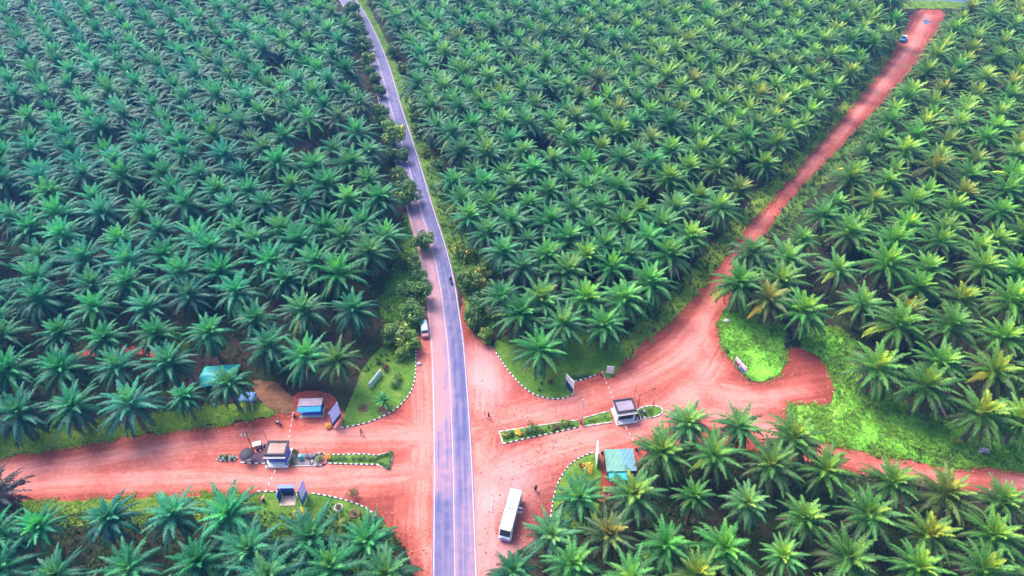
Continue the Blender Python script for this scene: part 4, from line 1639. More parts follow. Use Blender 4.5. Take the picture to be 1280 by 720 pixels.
shrub('shrub', gp(812, 517), 1.2, .7, M_HEDGE, 'low green shrub inside the oval kerb of right island', .2, .6, 0, .1, 280)
for i, (x, y, a, lb) in enumerate(((797, 521, 1.9, 'dark motorcycle nearest the right guard booth wall'), (801, 519.5, 1.7, 'dark motorcycle between two others beside right booth'), (805, 518, 2.0, 'dark motorcycle closest to the oval kerb'))):
    motorbike(gp(x, y), a, lb, (M_NAVY, M_BLACK, M_WHITE)[i])
sheet('island_slab', P('789,513 806,509 808,524 792,529'), .10, M_CONC, .03, .4, 1.5, None, 0, 58)


# ---- signboards
def board(a, b, h0, h1, label, face, frame=M_WHITE, lower=None, lower_frac=.4, diag=False, panels=1, posts=2, cat='sign', faces=None):
    """panel between two ground points, facing the junction side (local -Y)"""
    p, q = np.array(gp(*a)), np.array(gp(*b))
    L = float(np.linalg.norm(q - p))
    rz = math.atan2(q[1] - p[1], q[0] - p[0])
    o = thing('signboard', label, cat, (*((p + q) / 2), .03), rz)
    hh = h1 - h0
    for k in range(panels):
        x0 = -L / 2 + k * L / panels + (.05 if panels > 1 else 0)
        x1 = -L / 2 + (k + 1) * L / panels - (.05 if panels > 1 else 0)
        m = MB()
        m.box(((x0 + x1) / 2, 0, (h0 + h1) / 2), (x1 - x0, .14, hh), 0, bev=.015)
        pn = m.build('panel', frame if not faces else M_WHITE, o)
        m = MB()
        fx0, fx1, z0, z1 = x0 + .09, x1 - .09, h0 + .09, h1 - .09
        y = -.085
        m.add([(fx0, y, z0), (fx1, y, z0), (fx1, y, z1), (fx0, y, z1)], [(0, 1, 2, 3)])
        y2 = -.089
        lw = (faces or [lower] * 3)[k]
        if lw:
            zl = z0 + (z1 - z0) * lower_frac
            zl2 = z0 + (z1 - z0) * (lower_frac * (1.5 if diag else 1))
            m.add([(fx0, y2, z0), (fx1, y2, z0), (fx1, y2, zl), (fx0, y2, zl2)], [(0, 1, 2, 3)], 1)
        m.build('printed_face', [face, lw or face], pn)
    for s in ([-1, 1] if posts == 2 else [-1, 0, 1]):
        m = MB()
        m.box((s * (L / 2 - .12), .13, h1 / 2), (.11, .11, h1), 0)
        m.build('post', M_STEEL, o)
    return o


board((416.5, 536), (427, 522), .5, 4.6, 'tall blue-framed lilac signboard standing on the left lawn corner', M_LILAC, M_BLUE, M_NAVY, .22)
board((462.5, 486), (477, 468), .3, 1.6, 'long low blue and white board on the left lawn', M_WHITE, M_WHITE, M_SKYBLUE, .4)
board((379, 633), (385, 619), .4, 4.6, 'tall violet-blue signboard edge-on beside the blue bench shelter', M_LILAC, M_BLUE, M_BLUE, .3)
board((706.5, 484), (716.5, 494.5), .3, 4.0, 'tall white signboard with navy lower part on the palm lawn', M_WHITE, M_WHITE, M_NAVY, .42, True)
board((744.5, 569), (745.5, 586), .3, 4.6, 'narrow white signboard edge-on beside the teal-roofed building', M_WHITE, M_WHITE)
board((917, 455), (930.5, 470), .5, 2.3, 'two-panel white notice board on the grass edge of the red track', M_WHITE, M_WHITE, None, .5, panels=2, faces=[M_MAROON, M_BLUE], posts=3)
board((757.5, 468), (766.5, 468.5), .4, 2.4, 'small square white sign on grass above the red and white boom', M_WHITE, M_WHITE)


# ---- shelters
def shelter(a, b, depth, label, roof_m, back_m, front_m, h=2.5, bench=True):
    p, q = np.array(gp(*a)), np.array(gp(*b))
    L = float(np.linalg.norm(q - p))
    rz = math.atan2(q[1] - p[1], q[0] - p[0])
    o = thing('kiosk', label, 'kiosk', (*((p + q) / 2), .03), rz)
    m = MB()
    m.box((0, depth / 2, .06), (L + .3, depth + .6, .12), 0, bev=.02)
    m.build('floor_slab', M_CONC, o)
    m = MB()
    m.box((0, depth - .05, h / 2 + .06), (L - .25, .08, h - .12), 0)
    m.build('back_wall', back_m, o)
    for x in (-1, 1):
        for y in (0.05, depth - .05):
            m = MB()
            m.box((x * (L / 2 - .06), y, h / 2 + .1), (.12, .12, h + .04 - .12), 0)
            m.build('post', M_DARKTRIM, o)
    m = MB()
    m.box((0, depth / 2 + .25, h + .16), (L + .2, depth - .1, .1), 0, pitch=-.05)
    rf = m.build('roof', roof_m, o)
    m = MB()
    m.box((0, -.28, h - .02), (L + .1, .95, .09), 0, pitch=.55)
    m.build('awning', front_m, rf)
    if bench:
        m = MB()
        m.box((0, .35, .95), (L - .3, .5, .1), 0)
        m.box((0, .25, .5), (L - .4, .1, .76), 0)
        m.build('counter', back_m, o)
    return o


shelter((376, 521), (404, 520), 2.0, 'blue-fronted kiosk with mauve roof above the left dirt road', M_MAUVE, M_BLUE, M_SKYBLUE)
o = thing('bench_shelter', 'blue bench shelter with pale floor behind the lower left kerb', 'shelter', (*gp(359, 624), .08), R(2))
m = MB()
m.box((.3, -.2, .05), (2.6, 2.2, .1), 0, bev=.02)
m.build('floor_slab', plain('pale_floor', (0.6, 0.42, 0.33), .9), o)
m = MB()
m.box((0, .95, 2.3), (2.9, .75, .1), 0, pitch=-.08)
m.build('roof', M_BLUE, o)
m = MB()
m.box((-1.2, .1, 1.1), (.1, 1.4, 2.1), 0)
m.box((0, 1.0, 1.2), (2.28, .08, 2.0), 0)
m.build('side_wall', M_BLUE, o)
for x in (-1.2, 1.3):
    m = MB()
    m.box((x, .72 if x > 0 else .86, 1.13), (.09, .09, 2.26), 0)
    m.build('post', M_DARKTRIM, o)
m = MB()
m.box((0.1, .6, .5), (2.0, .4, .08), 0)
m.box((-.7, .6, .28), (.1, .3, .36), 0)
m.box((.9, .6, .28), (.1, .3, .36), 0)
m.build('bench', M_NAVY, o)

# teal-roofed building
pA, pB, brz = axis((757, 599), (793, 598))
o = thing('roadside_building', 'small building with ribbed teal roof and cyan lean-to among palms', 'building', (*((pA + pB) / 2), .03), brz)
BW, BD = 4.7, 3.9
m = MB()
for s in (1, -1):
    m.box((s * (BW / 2 - .1), BD / 2, 1.3), (.2, BD, 2.6), 0)
m.box((0, BD - .1, 1.4), (BW - .404, .2, 2.8), 0)
m.box((0, .1, 1.25), (BW - .404, .2, 2.5), 0)
m.build('wall', M_BRICK, o)
m = MB()
m.box((0, BD / 2, 2.78), (BW + .5, BD + .5, .07), 0, pitch=.04)
m.build('roof', M_RIBROOF, o)
m = MB()
m.box((-.55, -.85, 2.36), (3.5, 1.9, .06), 0, pitch=.14)
m.build('lean_to_roof', M_CYAN, o)
for x in (-2.1, 1.0):
    m = MB()
    m.box((x, -1.65, 1.1), (.1, .1, 2.2), 0)
    m.build('post', M_WOOD, o)
m = MB()
m.box((-.6, -.012, 1.05), (.9, .05, 2.1), 0)
m.build('door', M_BLUE, o)
o = thing('plastic_chair', 'red plastic chair below the cyan lean-to roof', 'chair', (*gp(763, 618), .03), .4)
m = MB()
m.box((0, 0, .44), (.46, .46, .05), 0, bev=.02)
m.build('seat', M_RED, o)
m = MB()
m.box((0, .22, .72), (.46, .05, .5), 0, bev=.02)
m.build('backrest', M_RED, o)
for a in (-.19, .19):
    for b in (-.19, .19):
        m = MB()
        m.box((a, b, .21), (.05, .05, .42), 0)
        m.build('leg', M_RED, o)
motorbike(gp(757, 567.5), .1, 'dark motorcycle parked behind the teal-roofed building')
motorbike(gp(764, 567), .2, 'second dark motorcycle behind the teal roof, farther from the edge-on sign', M_BLACK)

# tarpaulin hut and tent among the palms
o = thing('tarpaulin_hut', 'hut under a creased teal tarpaulin among palms above the left road', 'hut', (*gp(273, 465, 2.9), .0), .1)
o.scale = (1.2, 1.2, 1.05)
m = MB()
nx, ny = 13, 9
V, Fc = [], []
for j in range(ny):
    for i in range(nx):
        x, y = -2.9 + 5.8 * i / (nx - 1), -2.2 + 4.4 * j / (ny - 1)
        z = 2.9 - .42 * abs(y) - .1 * abs(x) + .22 * mnoise.noise(Vector((x * 1.1, y * 1.1, 4)))
        V.append((x + .2 * mnoise.noise(Vector((x, y, 1))), y + .2 * mnoise.noise(Vector((x, y, 2))), z))
for j in range(ny - 1):
    for i in range(nx - 1):
        Fc.append((j * nx + i, j * nx + i + 1, (j + 1) * nx + i + 1, (j + 1) * nx + i))
m.add(V, Fc)
ob = m.build('roof', M_TEALW, o, True)
ob.modifiers.new('thickness', 'SOLIDIFY').thickness = .03
m = MB()
m.box((0, 1.4, .9), (4.4, .06, 1.8), 0)
m.box((-2.2, 0, .9), (.06, 2.7, 1.8), 0)
m.build('wall', M_WOOD, o)
for x in (-2.3, 0, 2.3):
    for y in (-1.7, 1.6):
        m = MB()
        m.tube([(x, y, 0), (x, y, 2.05)], .06, 6)
        m.build('post', M_WOOD, o)
o = thing('tarpaulin_shelter', 'blue tarpaulin on pale leaning poles beside the sandy bank', 'shelter', (*gp(311, 505), .05), 0)
m = MB()
V, Fc = [], []
for j in range(7):
    for i in range(8):
        x, y = -1.5 + 3 * i / 7, -.9 + 2.4 * j / 6
        V.append((x, y, 2.1 - .25 * abs(x) + .2 * mnoise.noise(Vector((x * 1.5, y * 1.5, 7))) - .05 * j))
for j in range(6):
    for i in range(7):
        Fc.append((j * 8 + i, j * 8 + i + 1, (j + 1) * 8 + i + 1, (j + 1) * 8 + i))
m.add(V, Fc)
ob = m.build('tarpaulin', M_BLUETARP, o, True)
ob.modifiers.new('thickness', 'SOLIDIFY').thickness = .02
for a, b in (((.2, -2.6, 0), (-.3, -.2, 2.3)), ((1.4, -1.9, 0), (.6, .6, 2.7)), ((-1.3, 1.3, 0), (-1.3, 1.3, 1.9)), ((1.3, 1.3, 0), (1.3, 1.3, 1.9))):
    m = MB()
    m.tube([a, b], .06, 6)
    m.build('pole', M_PALEWOOD, o)
o = thing('jerrycan', 'small bright blue jerrycan under the palm beside the teal hut', 'can', (*gp(270, 508), .08))
m = MB()
m.box((0, 0, .3), (.5, .4, .6), 0, bev=.06)
m.build('container', M_SKYBLUE, o)
m = MB()
m.lathe([(.07, .6), (.07, .68)], 8, (.12, 0, 0))
m.build('cap', M_WHITE, o)

# ---- beds and shrubs on the lawns
ring_bed((454, 510), .95, 'round bed with earthen rim below the long low board', 'green plant filling the round earthen-rimmed bed', M_SOIL)
ring_bed((423.5, 635), .75, 'round bed nearest the kerb on the lower left lawn', 'small dark plant in the round bed nearest the kerb', M_CONC)
ring_bed((443.5, 642.5), .85, 'round dark-rimmed bed below the brown bush', 'dark rosette plant in the dark-rimmed round bed', M_SOIL)
ring_bed((480.5, 513), 1.1, 'bare soil bed under the feathery palm-like plant', None, M_SOIL)
for px, r, h, mat, lb, lo, hi, fl in (
        ((483.5, 462), .9, 1.0, M_REDLEAF, 'dark red-brown shrub on the left lawn above the low board', .1, .9, 0),
        ((497, 474), 1.1, 1.6, M_HEDGE, 'shrub with orange-yellow flowers on the left lawn', .2, .75, .14),
        ((494, 482), 1.0, 1.2, M_LEAF, 'green shrub directly below the orange-yellow flowering shrub', .2, .7, 0),
        ((411, 535), .8, 1.0, M_FLOWER, 'orange flowers at the foot of the blue-framed signboard', .1, .7, 0),
        ((376, 645), 1.25, 1.9, M_FLOWER, 'bright yellow flowering bush below the violet-blue signboard', .7, 1.0, 0),
        ((363, 658), .85, 1.0, M_HEDGE, 'yellow-green bush left of the bright yellow bush', .6, .93, .06),
        ((440, 622), 1.3, 2.0, M_UNDER, 'brown dry bush overhanging the lower left kerb', .85, 1.0, 0),
        ((431, 656), 1.35, 1.5, M_HEDGE, 'pale round bush on the lower left lawn among fronds', .6, .9, 0),
        ((414, 660), 1.4, 1.6, M_HEDGE, 'pale leafy bush next to the pale round bush', .4, .8, 0),
        ((393.5, 652), .5, .5, M_FLOWER, 'small salmon-orange plant on the lower left lawn', 0, .2, 0),
        ((472, 650), .7, .7, M_UNDER, 'brown shrub at the outer end of the lower left kerb', .7, 1.0, 0),
        ((688.5, 478), .65, .8, M_REDLEAF, 'dark red shrub on the palm lawn left of the tall sign', .1, .9, 0),
        ((674, 489), .35, .4, M_LEAF, 'small dark tuft nearest the kerb on the palm lawn', .1, .4, 0),
        ((677, 479.5), .4, .4, M_LEAF, 'small dark tuft left of the red shrub on the palm lawn', .1, .4, 0),
        ((733, 588), 1.2, 1.4, M_FLOWER, 'golden-yellow bush beside the narrow edge-on signboard', .5, .9, 0),
        ((728, 585), .7, .9, M_REDLEAF, 'rust-red shrub beside the golden-yellow bush', .3, 1, 0),
        ((755, 613), .6, .8, M_FLOWER, 'yellow flowers at the lean-to corner of the teal-roofed building', .6, 1, 0),
        ((910, 440), .6, .8, M_UNDER, 'dry yellow-brown shrub just above the two-panel notice board', .8, 1, 0),
        ((936, 474), .5, .4, M_UNDER, 'brown weed clump at the foot of the notice board', .8, 1, 0),
        ((1193, 556), 1.0, 2.2, M_HEDGE, 'yellowing tall plant at the meadow edge left of the stones', .7, .95, .03),
        ((1261, 556), 1.3, 2.0, M_HEDGE, 'yellow-leaved bush at the meadow edge right of the stones', .65, .95, .05)):
    shrub('shrub', gp(*px), r, h, mat, lb, lo, hi, fl, .11, 300)
hedge(P('716,474 728,472 741,468'), .9, .7, 'dark clipped hedge behind the tall white signboard', per=150, lo=.05, hi=.5)

# feathery young palm on the left lawn
rg = np.random.default_rng(77)
pf = join([frond(rg, 2.0 * rg.uniform(.8, 1.1), R(rg.uniform(5, 80)), R(rg.uniform(40, 80)), i * 2.4, 14, .4, float(rg.uniform(.35, .7)), 2, .3) for i in range(20)])
o = thing('young_palm', 'feathery pale young palm on the left lawn beside the kerb', 'palm', (*gp(480, 508), .2))
c = link('crown', quad_mesh('crown', *pf, M_PALM, (1.5, 1.2, .9)), o)
c.location = (0, 0, 1.3)
m = MB()
m.tube([(0, 0, 0), (0, 0, 1.35)], [.22, .16], 8)
m.build('trunk', M_TRUNK, o)

# stones
for px, s, lb in (((1229, 566), 1.0, 'pale grey heap of stone blocks at the meadow edge'), ((524, 455.5), .55, 'pale concrete block outside the left lawn kerb by the road'), ((908, 402), .7, 'pale boulder on grass at the bend of the red track')):
    m = MB()
    if s == 1.0:
        for i, (x, y, z) in enumerate(((-.6, 0, .22), (.05, .1, .22), (.65, -.05, .22), (-.3, .5, .22), (.4, .55, .22), (-.25, .15, .62), (.35, .2, .62))):
            m.box((x, y, z), (.62, .5, .42), 0, rz=.2 * math.sin(i * 3), bev=.06)
        o = m.build('stone_heap', M_STONE)
    else:
        m.lathe([(.8, 0), (1.0, .2), (.95, .6), (.6, .9), (.2, 1.0)], 9, wob=.12)
        o = m.build('boulder' if s == .7 else 'concrete_block', M_STONE if s != .7 else M_PALEWOOD)
        o.scale = (s, s * .8, s * .8)
    o.location = (*gp(*px), .08)
    tag(o, lb, 'stones' if s == 1 else 'rock')


# ------------------------------------------------------------------ vehicles
def wheel(o, x, y, r, wd, mrim=M_STEEL):
    m = MB()
    m.lathe([(r * .6, -wd / 2), (r * .92, -wd / 2), (r, -wd * .3), (r, wd * .3), (r * .92, wd / 2), (r * .6, wd / 2)], 18, (x, y, r), axis='x')
    w_ = m.build('wheel', M_RUBBER, o)
    m = MB()
    m.lathe([(r * .58, -wd / 2 + .03), (r * .58, wd / 2 - .03)], 14, (x, y, r), axis='x')
    m.build('rim', mrim, w_)


def shell(m, secs, mi=0):
    """loft of rounded cross-sections along y: (y, half width bottom, half width top, z0, z1)"""
    V, Fc, n = [], [], 10
    for y, wb, wt, z0, z1 in secs:
        b = .12
        V += [(-wb + b, y, z0), (wb - b, y, z0), (wb, y, z0 + b), (wb * .6 + wt * .4, y, z0 + (z1 - z0) * .55), (wt, y, z1 - b * 1.3), (wt - b * 1.2, y, z1), (-wt + b * 1.2, y, z1), (-wt, y, z1 - b * 1.3), (-wb * .6 - wt * .4, y, z0 + (z1 - z0) * .55), (-wb, y, z0 + b)]
    for i in range(len(secs) - 1):
        for k in range(n):
            j = (k + 1) % n
            Fc.append((i * n + k, i * n + j, (i + 1) * n + j, (i + 1) * n + k))
    Fc += [tuple(range(n - 1, -1, -1)), tuple(range((len(secs) - 1) * n, len(secs) * n))]
    return m.add(V, Fc, mi)


# bus: rear and front roof points
zr = 2.7
pr_, pf_ = np.array(gp(645.5, 611.5, zr)), np.array(gp(631.7, 662, zr))
BL = float(np.linalg.norm(pf_ - pr_)) + .55
bdir = (pf_ - pr_) / np.linalg.norm(pf_ - pr_)
bc = (pr_ + pf_) / 2 + bdir * .25
o = thing('minibus', 'white minibus with open side door parked on the red yard beside the road', 'bus', (*bc, .03), math.atan2(bdir[1], bdir[0]) + math.pi / 2)
hw, hl = 1.04, BL / 2          # front faces local -y
m = MB()
shell(m, [(hl, hw - .1, hw - .16, .5, 2.55), (hl - .12, hw, hw - .06, .4, 2.7), (-hl + 1.0, hw, hw - .06, .4, 2.72), (-hl + .55, hw, hw - .1, .4, 2.6), (-hl + .1, hw - .02, hw - .14, .4, 1.35), (-hl - .12, hw - .12, hw - .25, .45, 1.15)])
body = m.build('body', M_BUSWHITE, o)
m = MB()
yw0, yw1 = -hl + .62, -hl + .03
V = []
m.add([(-.82, yw0 - .03, 2.52), (.82, yw0 - .03, 2.52), (.88, yw1 - .02, 1.42), (-.88, yw1 - .02, 1.42)], [(3, 2, 1, 0)])
ws = m.build('windscreen', M_GLASS, o)
ws.location = (0, -.03, .05)
for s in (1, -1):
    m = MB()
    m.box((s * (hw + .0), .35, 1.78), (.05, BL - 2.0, .72), 0)
    sw_ = m.build('side_window', M_GLASS, o)
    m = MB()
    for k in range(5):
        m.box((s * (hw + .01), -hl + 1.5 + k * (BL - 2.2) / 4.5, 1.78), (.06, .08, .73), 0)
    m.build('pillar', M_BUSWHITE, sw_)
    m = MB()
    m.box((s * (hw + .005), .2, .95), (.03, BL - 1.0, .5), 0)
    m.build('side_panel', M_BUSBAND, o)
    for y in (-hl + 1.3, hl - 1.7):
        wheel(o, s * (hw - .14), y, .42, .28)
    m = MB()
    m.box((s * .72, -hl - .13, .9), (.34, .06, .2), 0, bev=.02)
    m.build('headlight', M_LAMP, o)
    m = MB()
    m.tube([(s * .95, -hl + .35, 2.2), (s * 1.28, -hl + .0, 2.1)], .025, 6)
    m.box((s * 1.3, -hl - .02, 1.9), (.18, .1, .4), 0, bev=.02)
    m.build('mirror', M_BLACK, o)
m = MB()
m.box((0, -hl - .14, .55), (1.9, .2, .28), 0, bev=.05)
m.build('bumper', M_BUSBAND, o)
m = MB()
m.box((0, -hl - .10, .98), (.9, .08, .24), 0)
m.build('grille', M_BLACK, o)
m = MB()
m.box((1.36, -.35 + hl * .35, 1.35), (.62, .08, 1.7), 0, bev=.02)
m.box((1.36, -.40 + hl * .35, 1.75), (.5, .03, .7), 1)
m.build('open_door', [M_VAN, M_BLUE], o)
for x in (-.19, .19):
    m = MB()
    m.box((x, .25, 2.735), (.26, .34, .05), 0, bev=.01)
    m.build('roof_vent', M_BLACK, o)
m = MB()
for k in range(9):
    m.box((-.44 + k * .11, -.42, 2.729), (.07, .2 - .05 * (k % 3 == 1), .012), 0)
m.build('roof_lettering', M_NAVY, o)

# van by the trees
vd = np.array(gp(531.5, 421)) - np.array(gp(528.5, 402))
vd /= np.linalg.norm(vd)
o = thing('parked_van', 'pale blue-white van parked under trees on the left road edge', 'van', (*gp(531, 415.5), .03), math.atan2(vd[1], vd[0]) + math.pi / 2)
m = MB()
shell(m, [(2.0, .78, .66, .45, 1.75), (1.9, .84, .72, .35, 1.9), (-.6, .84, .72, .35, 1.92), (-1.05, .84, .68, .35, 1.75)])
m.build('cabin', M_VAN, o)
m = MB()
shell(m, [(-1.052, .84, .80, .36, 1.12), (-1.9, .82, .76, .36, 1.0), (-2.05, .74, .68, .42, .9)])
m.build('bonnet', M_VANRED, o)
m = MB()
m.add([(-.6, -.95, 1.74), (.6, -.95, 1.74), (.7, -1.35, 1.12), (-.7, -1.35, 1.12)], [(3, 2, 1, 0)])
m.build('windscreen', M_GLASS, o)
for s in (1, -1):
    m = MB()
    m.box((s * .79, .4, 1.4), (.05, 2.3, .42), 0)
    m.build('side_window', M_GLASS, o)
    for y in (-1.35, 1.35):
        wheel(o, s * .74, y, .3, .2)
    m = MB()
    m.box((s * .55, -2.05, .72), (.28, .06, .16), 0, bev=.02)
    m.build('headlight', M_LAMP, o)

# far pickup
o = thing('pickup_truck', 'small blue and white truck far along the red track', 'truck', (*gp(1128.5, 51), .03), R(-35))
m = MB()
shell(m, [(2.4, .9, .88, .6, 1.3), (.1, .9, .88, .55, 1.3)])
m.build('load_bed', M_BUSWHITE, o)
m = MB()
shell(m, [(.05, .9, .72, .5, 2.0), (-.9, .9, .74, .5, 2.05), (-1.5, .9, .8, .5, 1.25), (-2.4, .88, .8, .5, 1.1)])
m.build('cab', M_SKYBLUE, o)
m = MB()
m.add([(-.66, -.98, 1.98), (.66, -.98, 1.98), (.74, -1.5, 1.3), (-.74, -1.5, 1.3)], [(3, 2, 1, 0)])
m.build('windscreen', M_GLASS, o)
for s in (1, -1):
    for y in (-1.6, 1.5):
        wheel(o, s * .8, y, .38, .24)


# ------------------------------------------------------------------ people
def person(pos, rz, label, shirt, trousers, pose='walk', z=.04):
    sh = plain('cloth', shirt, .85)
    tr = plain('cloth', trousers, .85)
    J = dict(pel=(0, 0, .95), ch=(0, .02, 1.28), nk=(0, .02, 1.47), hd=(0, 0, 1.6), top=(0, 0, 1.72))
    if pose == 'walk':
        legs = {1: [(.1, .0, .9), (.11, -.16, .5), (.11, -.22, .08), (.11, -.38, .04)], -1: [(-.1, 0, .9), (-.11, .1, .5), (-.11, .3, .1), (-.11, .16, .05)]}
        arms = {1: [(.2, .02, 1.4), (.27, .14, 1.12), (.27, .02, .88), (.27, -.06, .8)], -1: [(-.2, .02, 1.4), (-.27, -.1, 1.14), (-.26, -.28, .95), (-.25, -.36, .9)]}
    elif pose == 'ride':
        J = dict(pel=(0, .1, .9), ch=(0, -.02, 1.22), nk=(0, -.08, 1.42), hd=(0, -.12, 1.55), top=(0, -.12, 1.68))
        legs = {s: [(s * .1, .1, .86), (s * .22, -.3, .78), (s * .2, -.1, .36), (s * .2, -.3, .33)] for s in (1, -1)}
        arms = {s: [(s * .2, -.04, 1.36), (s * .3, -.25, 1.15), (s * .36, -.42, 1.06), (s * .36, -.5, 1.05)] for s in (1, -1)}
    else:
        legs = {s: [(s * .1, 0, .9), (s * .11, -.02, .5), (s * .11, 0, .08), (s * .12, -.17, .04)] for s in (1, -1)}
        arms = {s: [(s * .2, .02, 1.4), (s * .26, .03, 1.12), (s * .27, -.06, .88), (s * .27, -.1, .8)] for s in (1, -1)}
    V, Ed, Rd, Z = [], [], [], []

    def add(p, r, par=None):
        V.append(p)
        Rd.append(r)
        if par is not None:
            Ed.append((par, len(V) - 1))
        return len(V) - 1
    a = add(J['pel'], .15)
    b = add(J['ch'], .17, a)
    c = add(J['nk'], .065, b)
    d = add(J['hd'], .10, c)
    add(J['top'], .085, d)
    for s in (1, -1):
        q = a
        for p, r in zip(legs[s], (.095, .075, .05, .045)):
            q = add(p, r, q)
        q = b
        for p, r in zip(arms[s], (.065, .05, .038, .04)):
            q = add(p, r, q)
    me_ = bpy.data.meshes.new('person')
    me_.from_pydata(V, Ed, [])
    me_.materials.append(M_SKIN)
    o = link('person', me_)
    sk = o.modifiers.new('skin', 'SKIN')
    for i, v in enumerate(me_.skin_vertices[0].data):
        v.radius = (Rd[i], Rd[i])
        v.use_root = i == 0
    o.modifiers.new('round', 'SUBSURF').render_levels = 1
    o.location = (*pos, z)
    o.rotation_euler = (0, 0, rz)
    tag(o, label, 'person')
    m = MB()
    cx = J['hd']
    m.lathe([(.115, 1.62 + cx[2] - 1.6), (.12, 1.68 + cx[2] - 1.6), (.10, 1.77 + cx[2] - 1.6), (.04, 1.82 + cx[2] - 1.6)], 10, (cx[0], cx[1] + .01, 0))
    m.build('hair', M_HAIR, o)
    m = MB()
    pv, cv, nv = (Vector(J[k]) for k in ('pel', 'ch', 'nk'))
    m.tube([pv - Vector((0, 0, .08)), pv.lerp(cv, .6), cv + Vector((0, 0, .1)), nv - Vector((0, 0, .02))], [.19, .185, .2, .09], 10)
    for s in (1, -1):
        m.tube([Vector(arms[s][0]) - Vector((s * .05, 0, 0)), arms[s][0], Vector(arms[s][0]).lerp(Vector(arms[s][1]), .75)], [.1, .095, .075], 8)
    m.build('shirt', sh, o)
    m = MB()
    m.tube([pv + Vector((0, 0, .08)), pv - Vector((0, 0, .1))], [.185, .17], 10)
    for s in (1, -1):
        m.tube([legs[s][0], legs[s][1], Vector(legs[s][1]).lerp(Vector(legs[s][2]), .85)], [.12, .095, .075], 8)
    m.build('trousers', tr, o)
    return o


person(gp(669.5, 614), .5, 'person in black standing right of the parked minibus', (.02, .02, .03), (.015, .015, .02), 'stand')
person(gp(611, 523), 1.6, 'person in dark clothes walking left of the flower bed tip', (.03, .03, .05), (.02, .02, .03), 'walk')
person(gp(452.5, 543.5), -1.2, 'person in grey crossing the dirt road below the left lawn', (.12, .12, .14), (.05, .05, .07), 'walk')
person(gp(760, 571), 2.8, 'person in black behind the teal-roofed building', (.02, .02, .03), (.02, .02, .02), 'stand')
mp0 = gp(563.5, 353)
rdv = np.array(gp(569, 380)) - np.array(gp(560, 335))
mrz = math.atan2(rdv[1], rdv[0])
motorbike(mp0, mrz, 'motorcycle being ridden down the right lane of the paved road', M_BLACK, None)
bo = person(mp0, mrz + math.pi / 2, 'person in dark jacket riding the motorcycle on the paved road', (.03, .03, .05), (.03, .03, .04), 'ride', z=.05)

# ------------------------------------------------------------------ grass, undergrowth and stones (uncountable)
def tufts(name, areas, mat, label, cat, zbase, edges=()):
    """areas: (outline, number, blade height, tint lo, tint hi)"""
    rng = np.random.default_rng(len(name))
    Vs, Ts = [], []
    for poly, n, h, lo, hi, mg in list(areas) + [(*e, 2) for e in edges]:
        poly = np.asarray(poly)
        a, b = poly.min(0), poly.max(0)
        if mg == 2:      # straggling over the outline
            pts = poly[rng.integers(0, len(poly), n)] + rng.normal(0, .45, (n, 2))
            pts = pts[np.array([mnoise.noise(Vector((x * .3, y * .3, 8))) for x, y in pts]) > -.12]
            pts = pts[seg_dist(pts, ROAD_C)[0] > RW / 2 + .3]
        else:
            pts = rng.uniform(a, b, (n * 4, 2))
            pts = pts[inside(pts, poly)][:n]
        if mg == 1:
            pts = pts[~inside(pts, DIRT_B)]
            pts = pts[seg_dist(pts, ROAD_C)[0] > RW / 2 + .4]
        pr = np.array([proj(x, y, 0) for x, y in pts])
        pts = pts[(pr[:, 0] > -40) & (pr[:, 0] < 1320) & (pr[:, 1] > -30) & (pr[:, 1] < 760)]
        k = len(pts)
        clump = np.array([mnoise.noise(Vector((x * .25, y * .25, 2))) for x, y in pts])
        hh = h * (1 + .8 * clump) * rng.uniform(.6, 1.4, k)
        for j in range(5):
            az = rng.uniform(0, 6.28, k)
            out = rng.uniform(.2, .8, k) * hh
            w_ = .10 * hh + .02
            dx, dy = np.cos(az), np.sin(az)
            bx, by = pts[:, 0] + rng.normal(0, .12, k), pts[:, 1] + rng.normal(0, .12, k)
            z0 = np.full(k, zbase)
            v0 = np.stack([bx - dy * w_, by + dx * w_, z0], 1)
            v1 = np.stack([bx + dy * w_, by - dx * w_, z0], 1)
            v2 = np.stack([bx + dx * out + dy * w_ * .8, by + dy * out - dx * w_ * .8, z0 + hh * .8], 1)
            v3 = np.stack([bx + dx * out * 1.3 - dy * w_ * .3, by + dy * out * 1.3 + dx * w_ * .3, z0 + hh * .75], 1)
            Vs.append(np.stack([v0, v1, v2, v3], 1).reshape(-1, 3))
            Ts.append(np.clip(rng.uniform(lo, hi, k) + .25 * clump, 0, 1))
    V = np.concatenate(Vs)
    me_ = quad_mesh(name, V, np.arange(len(V)).reshape(-1, 4), np.concatenate(Ts), mat)
    return tag(link(name, me_), label, cat, None, 'stuff')


tufts('grass', [(LAWNS['nw'], 1200, .13, .2, .7, 0), (LAWNS['sw'], 900, .13, .2, .8, 0), (LAWNS['n'], 1300, .12, .1, .7, 0), (LAWNS['se'], 300, .12, .2, .8, 0),
                (LAWNS['leftroad'], 1500, .3, 0, .4, 1), (LAWNS['rightroad'], 4500, .32, 0, .45, 1), (LAWNS['upperleft'], 2600, .3, .3, 1, 1), (LAWNS['lowerleft'], 2000, .3, .4, 1, 1),
                (LAWNS['tri'], 2600, .3, .1, .8, 0), (LAWNS['meadow'], 8000, .36, .1, .95, 0), (LAWNS['end'], 500, .5, .4, 1, 0), (LAWNS['gap'], 500, .4, .4, 1, 0)],
      M_GRASSB, 'short green grass growing on lawns, verges and the meadow', 'grass', .03,
      [(LAWNS['tri'], 900, .3, .2, .9), (LAWNS['meadow'], 2200, .35, .2, 1), (LAWNS['upperleft'], 2600, .3, .4, 1), (LAWNS['lowerleft'], 2600, .3, .4, 1), (LAWNS['track'], 3000, .4, .3, 1), (LAWNS['leftroad'], 700, .3, .1, .6)])
ALLF = P('-60,-20 1340,-20 1340,760 -60,760')
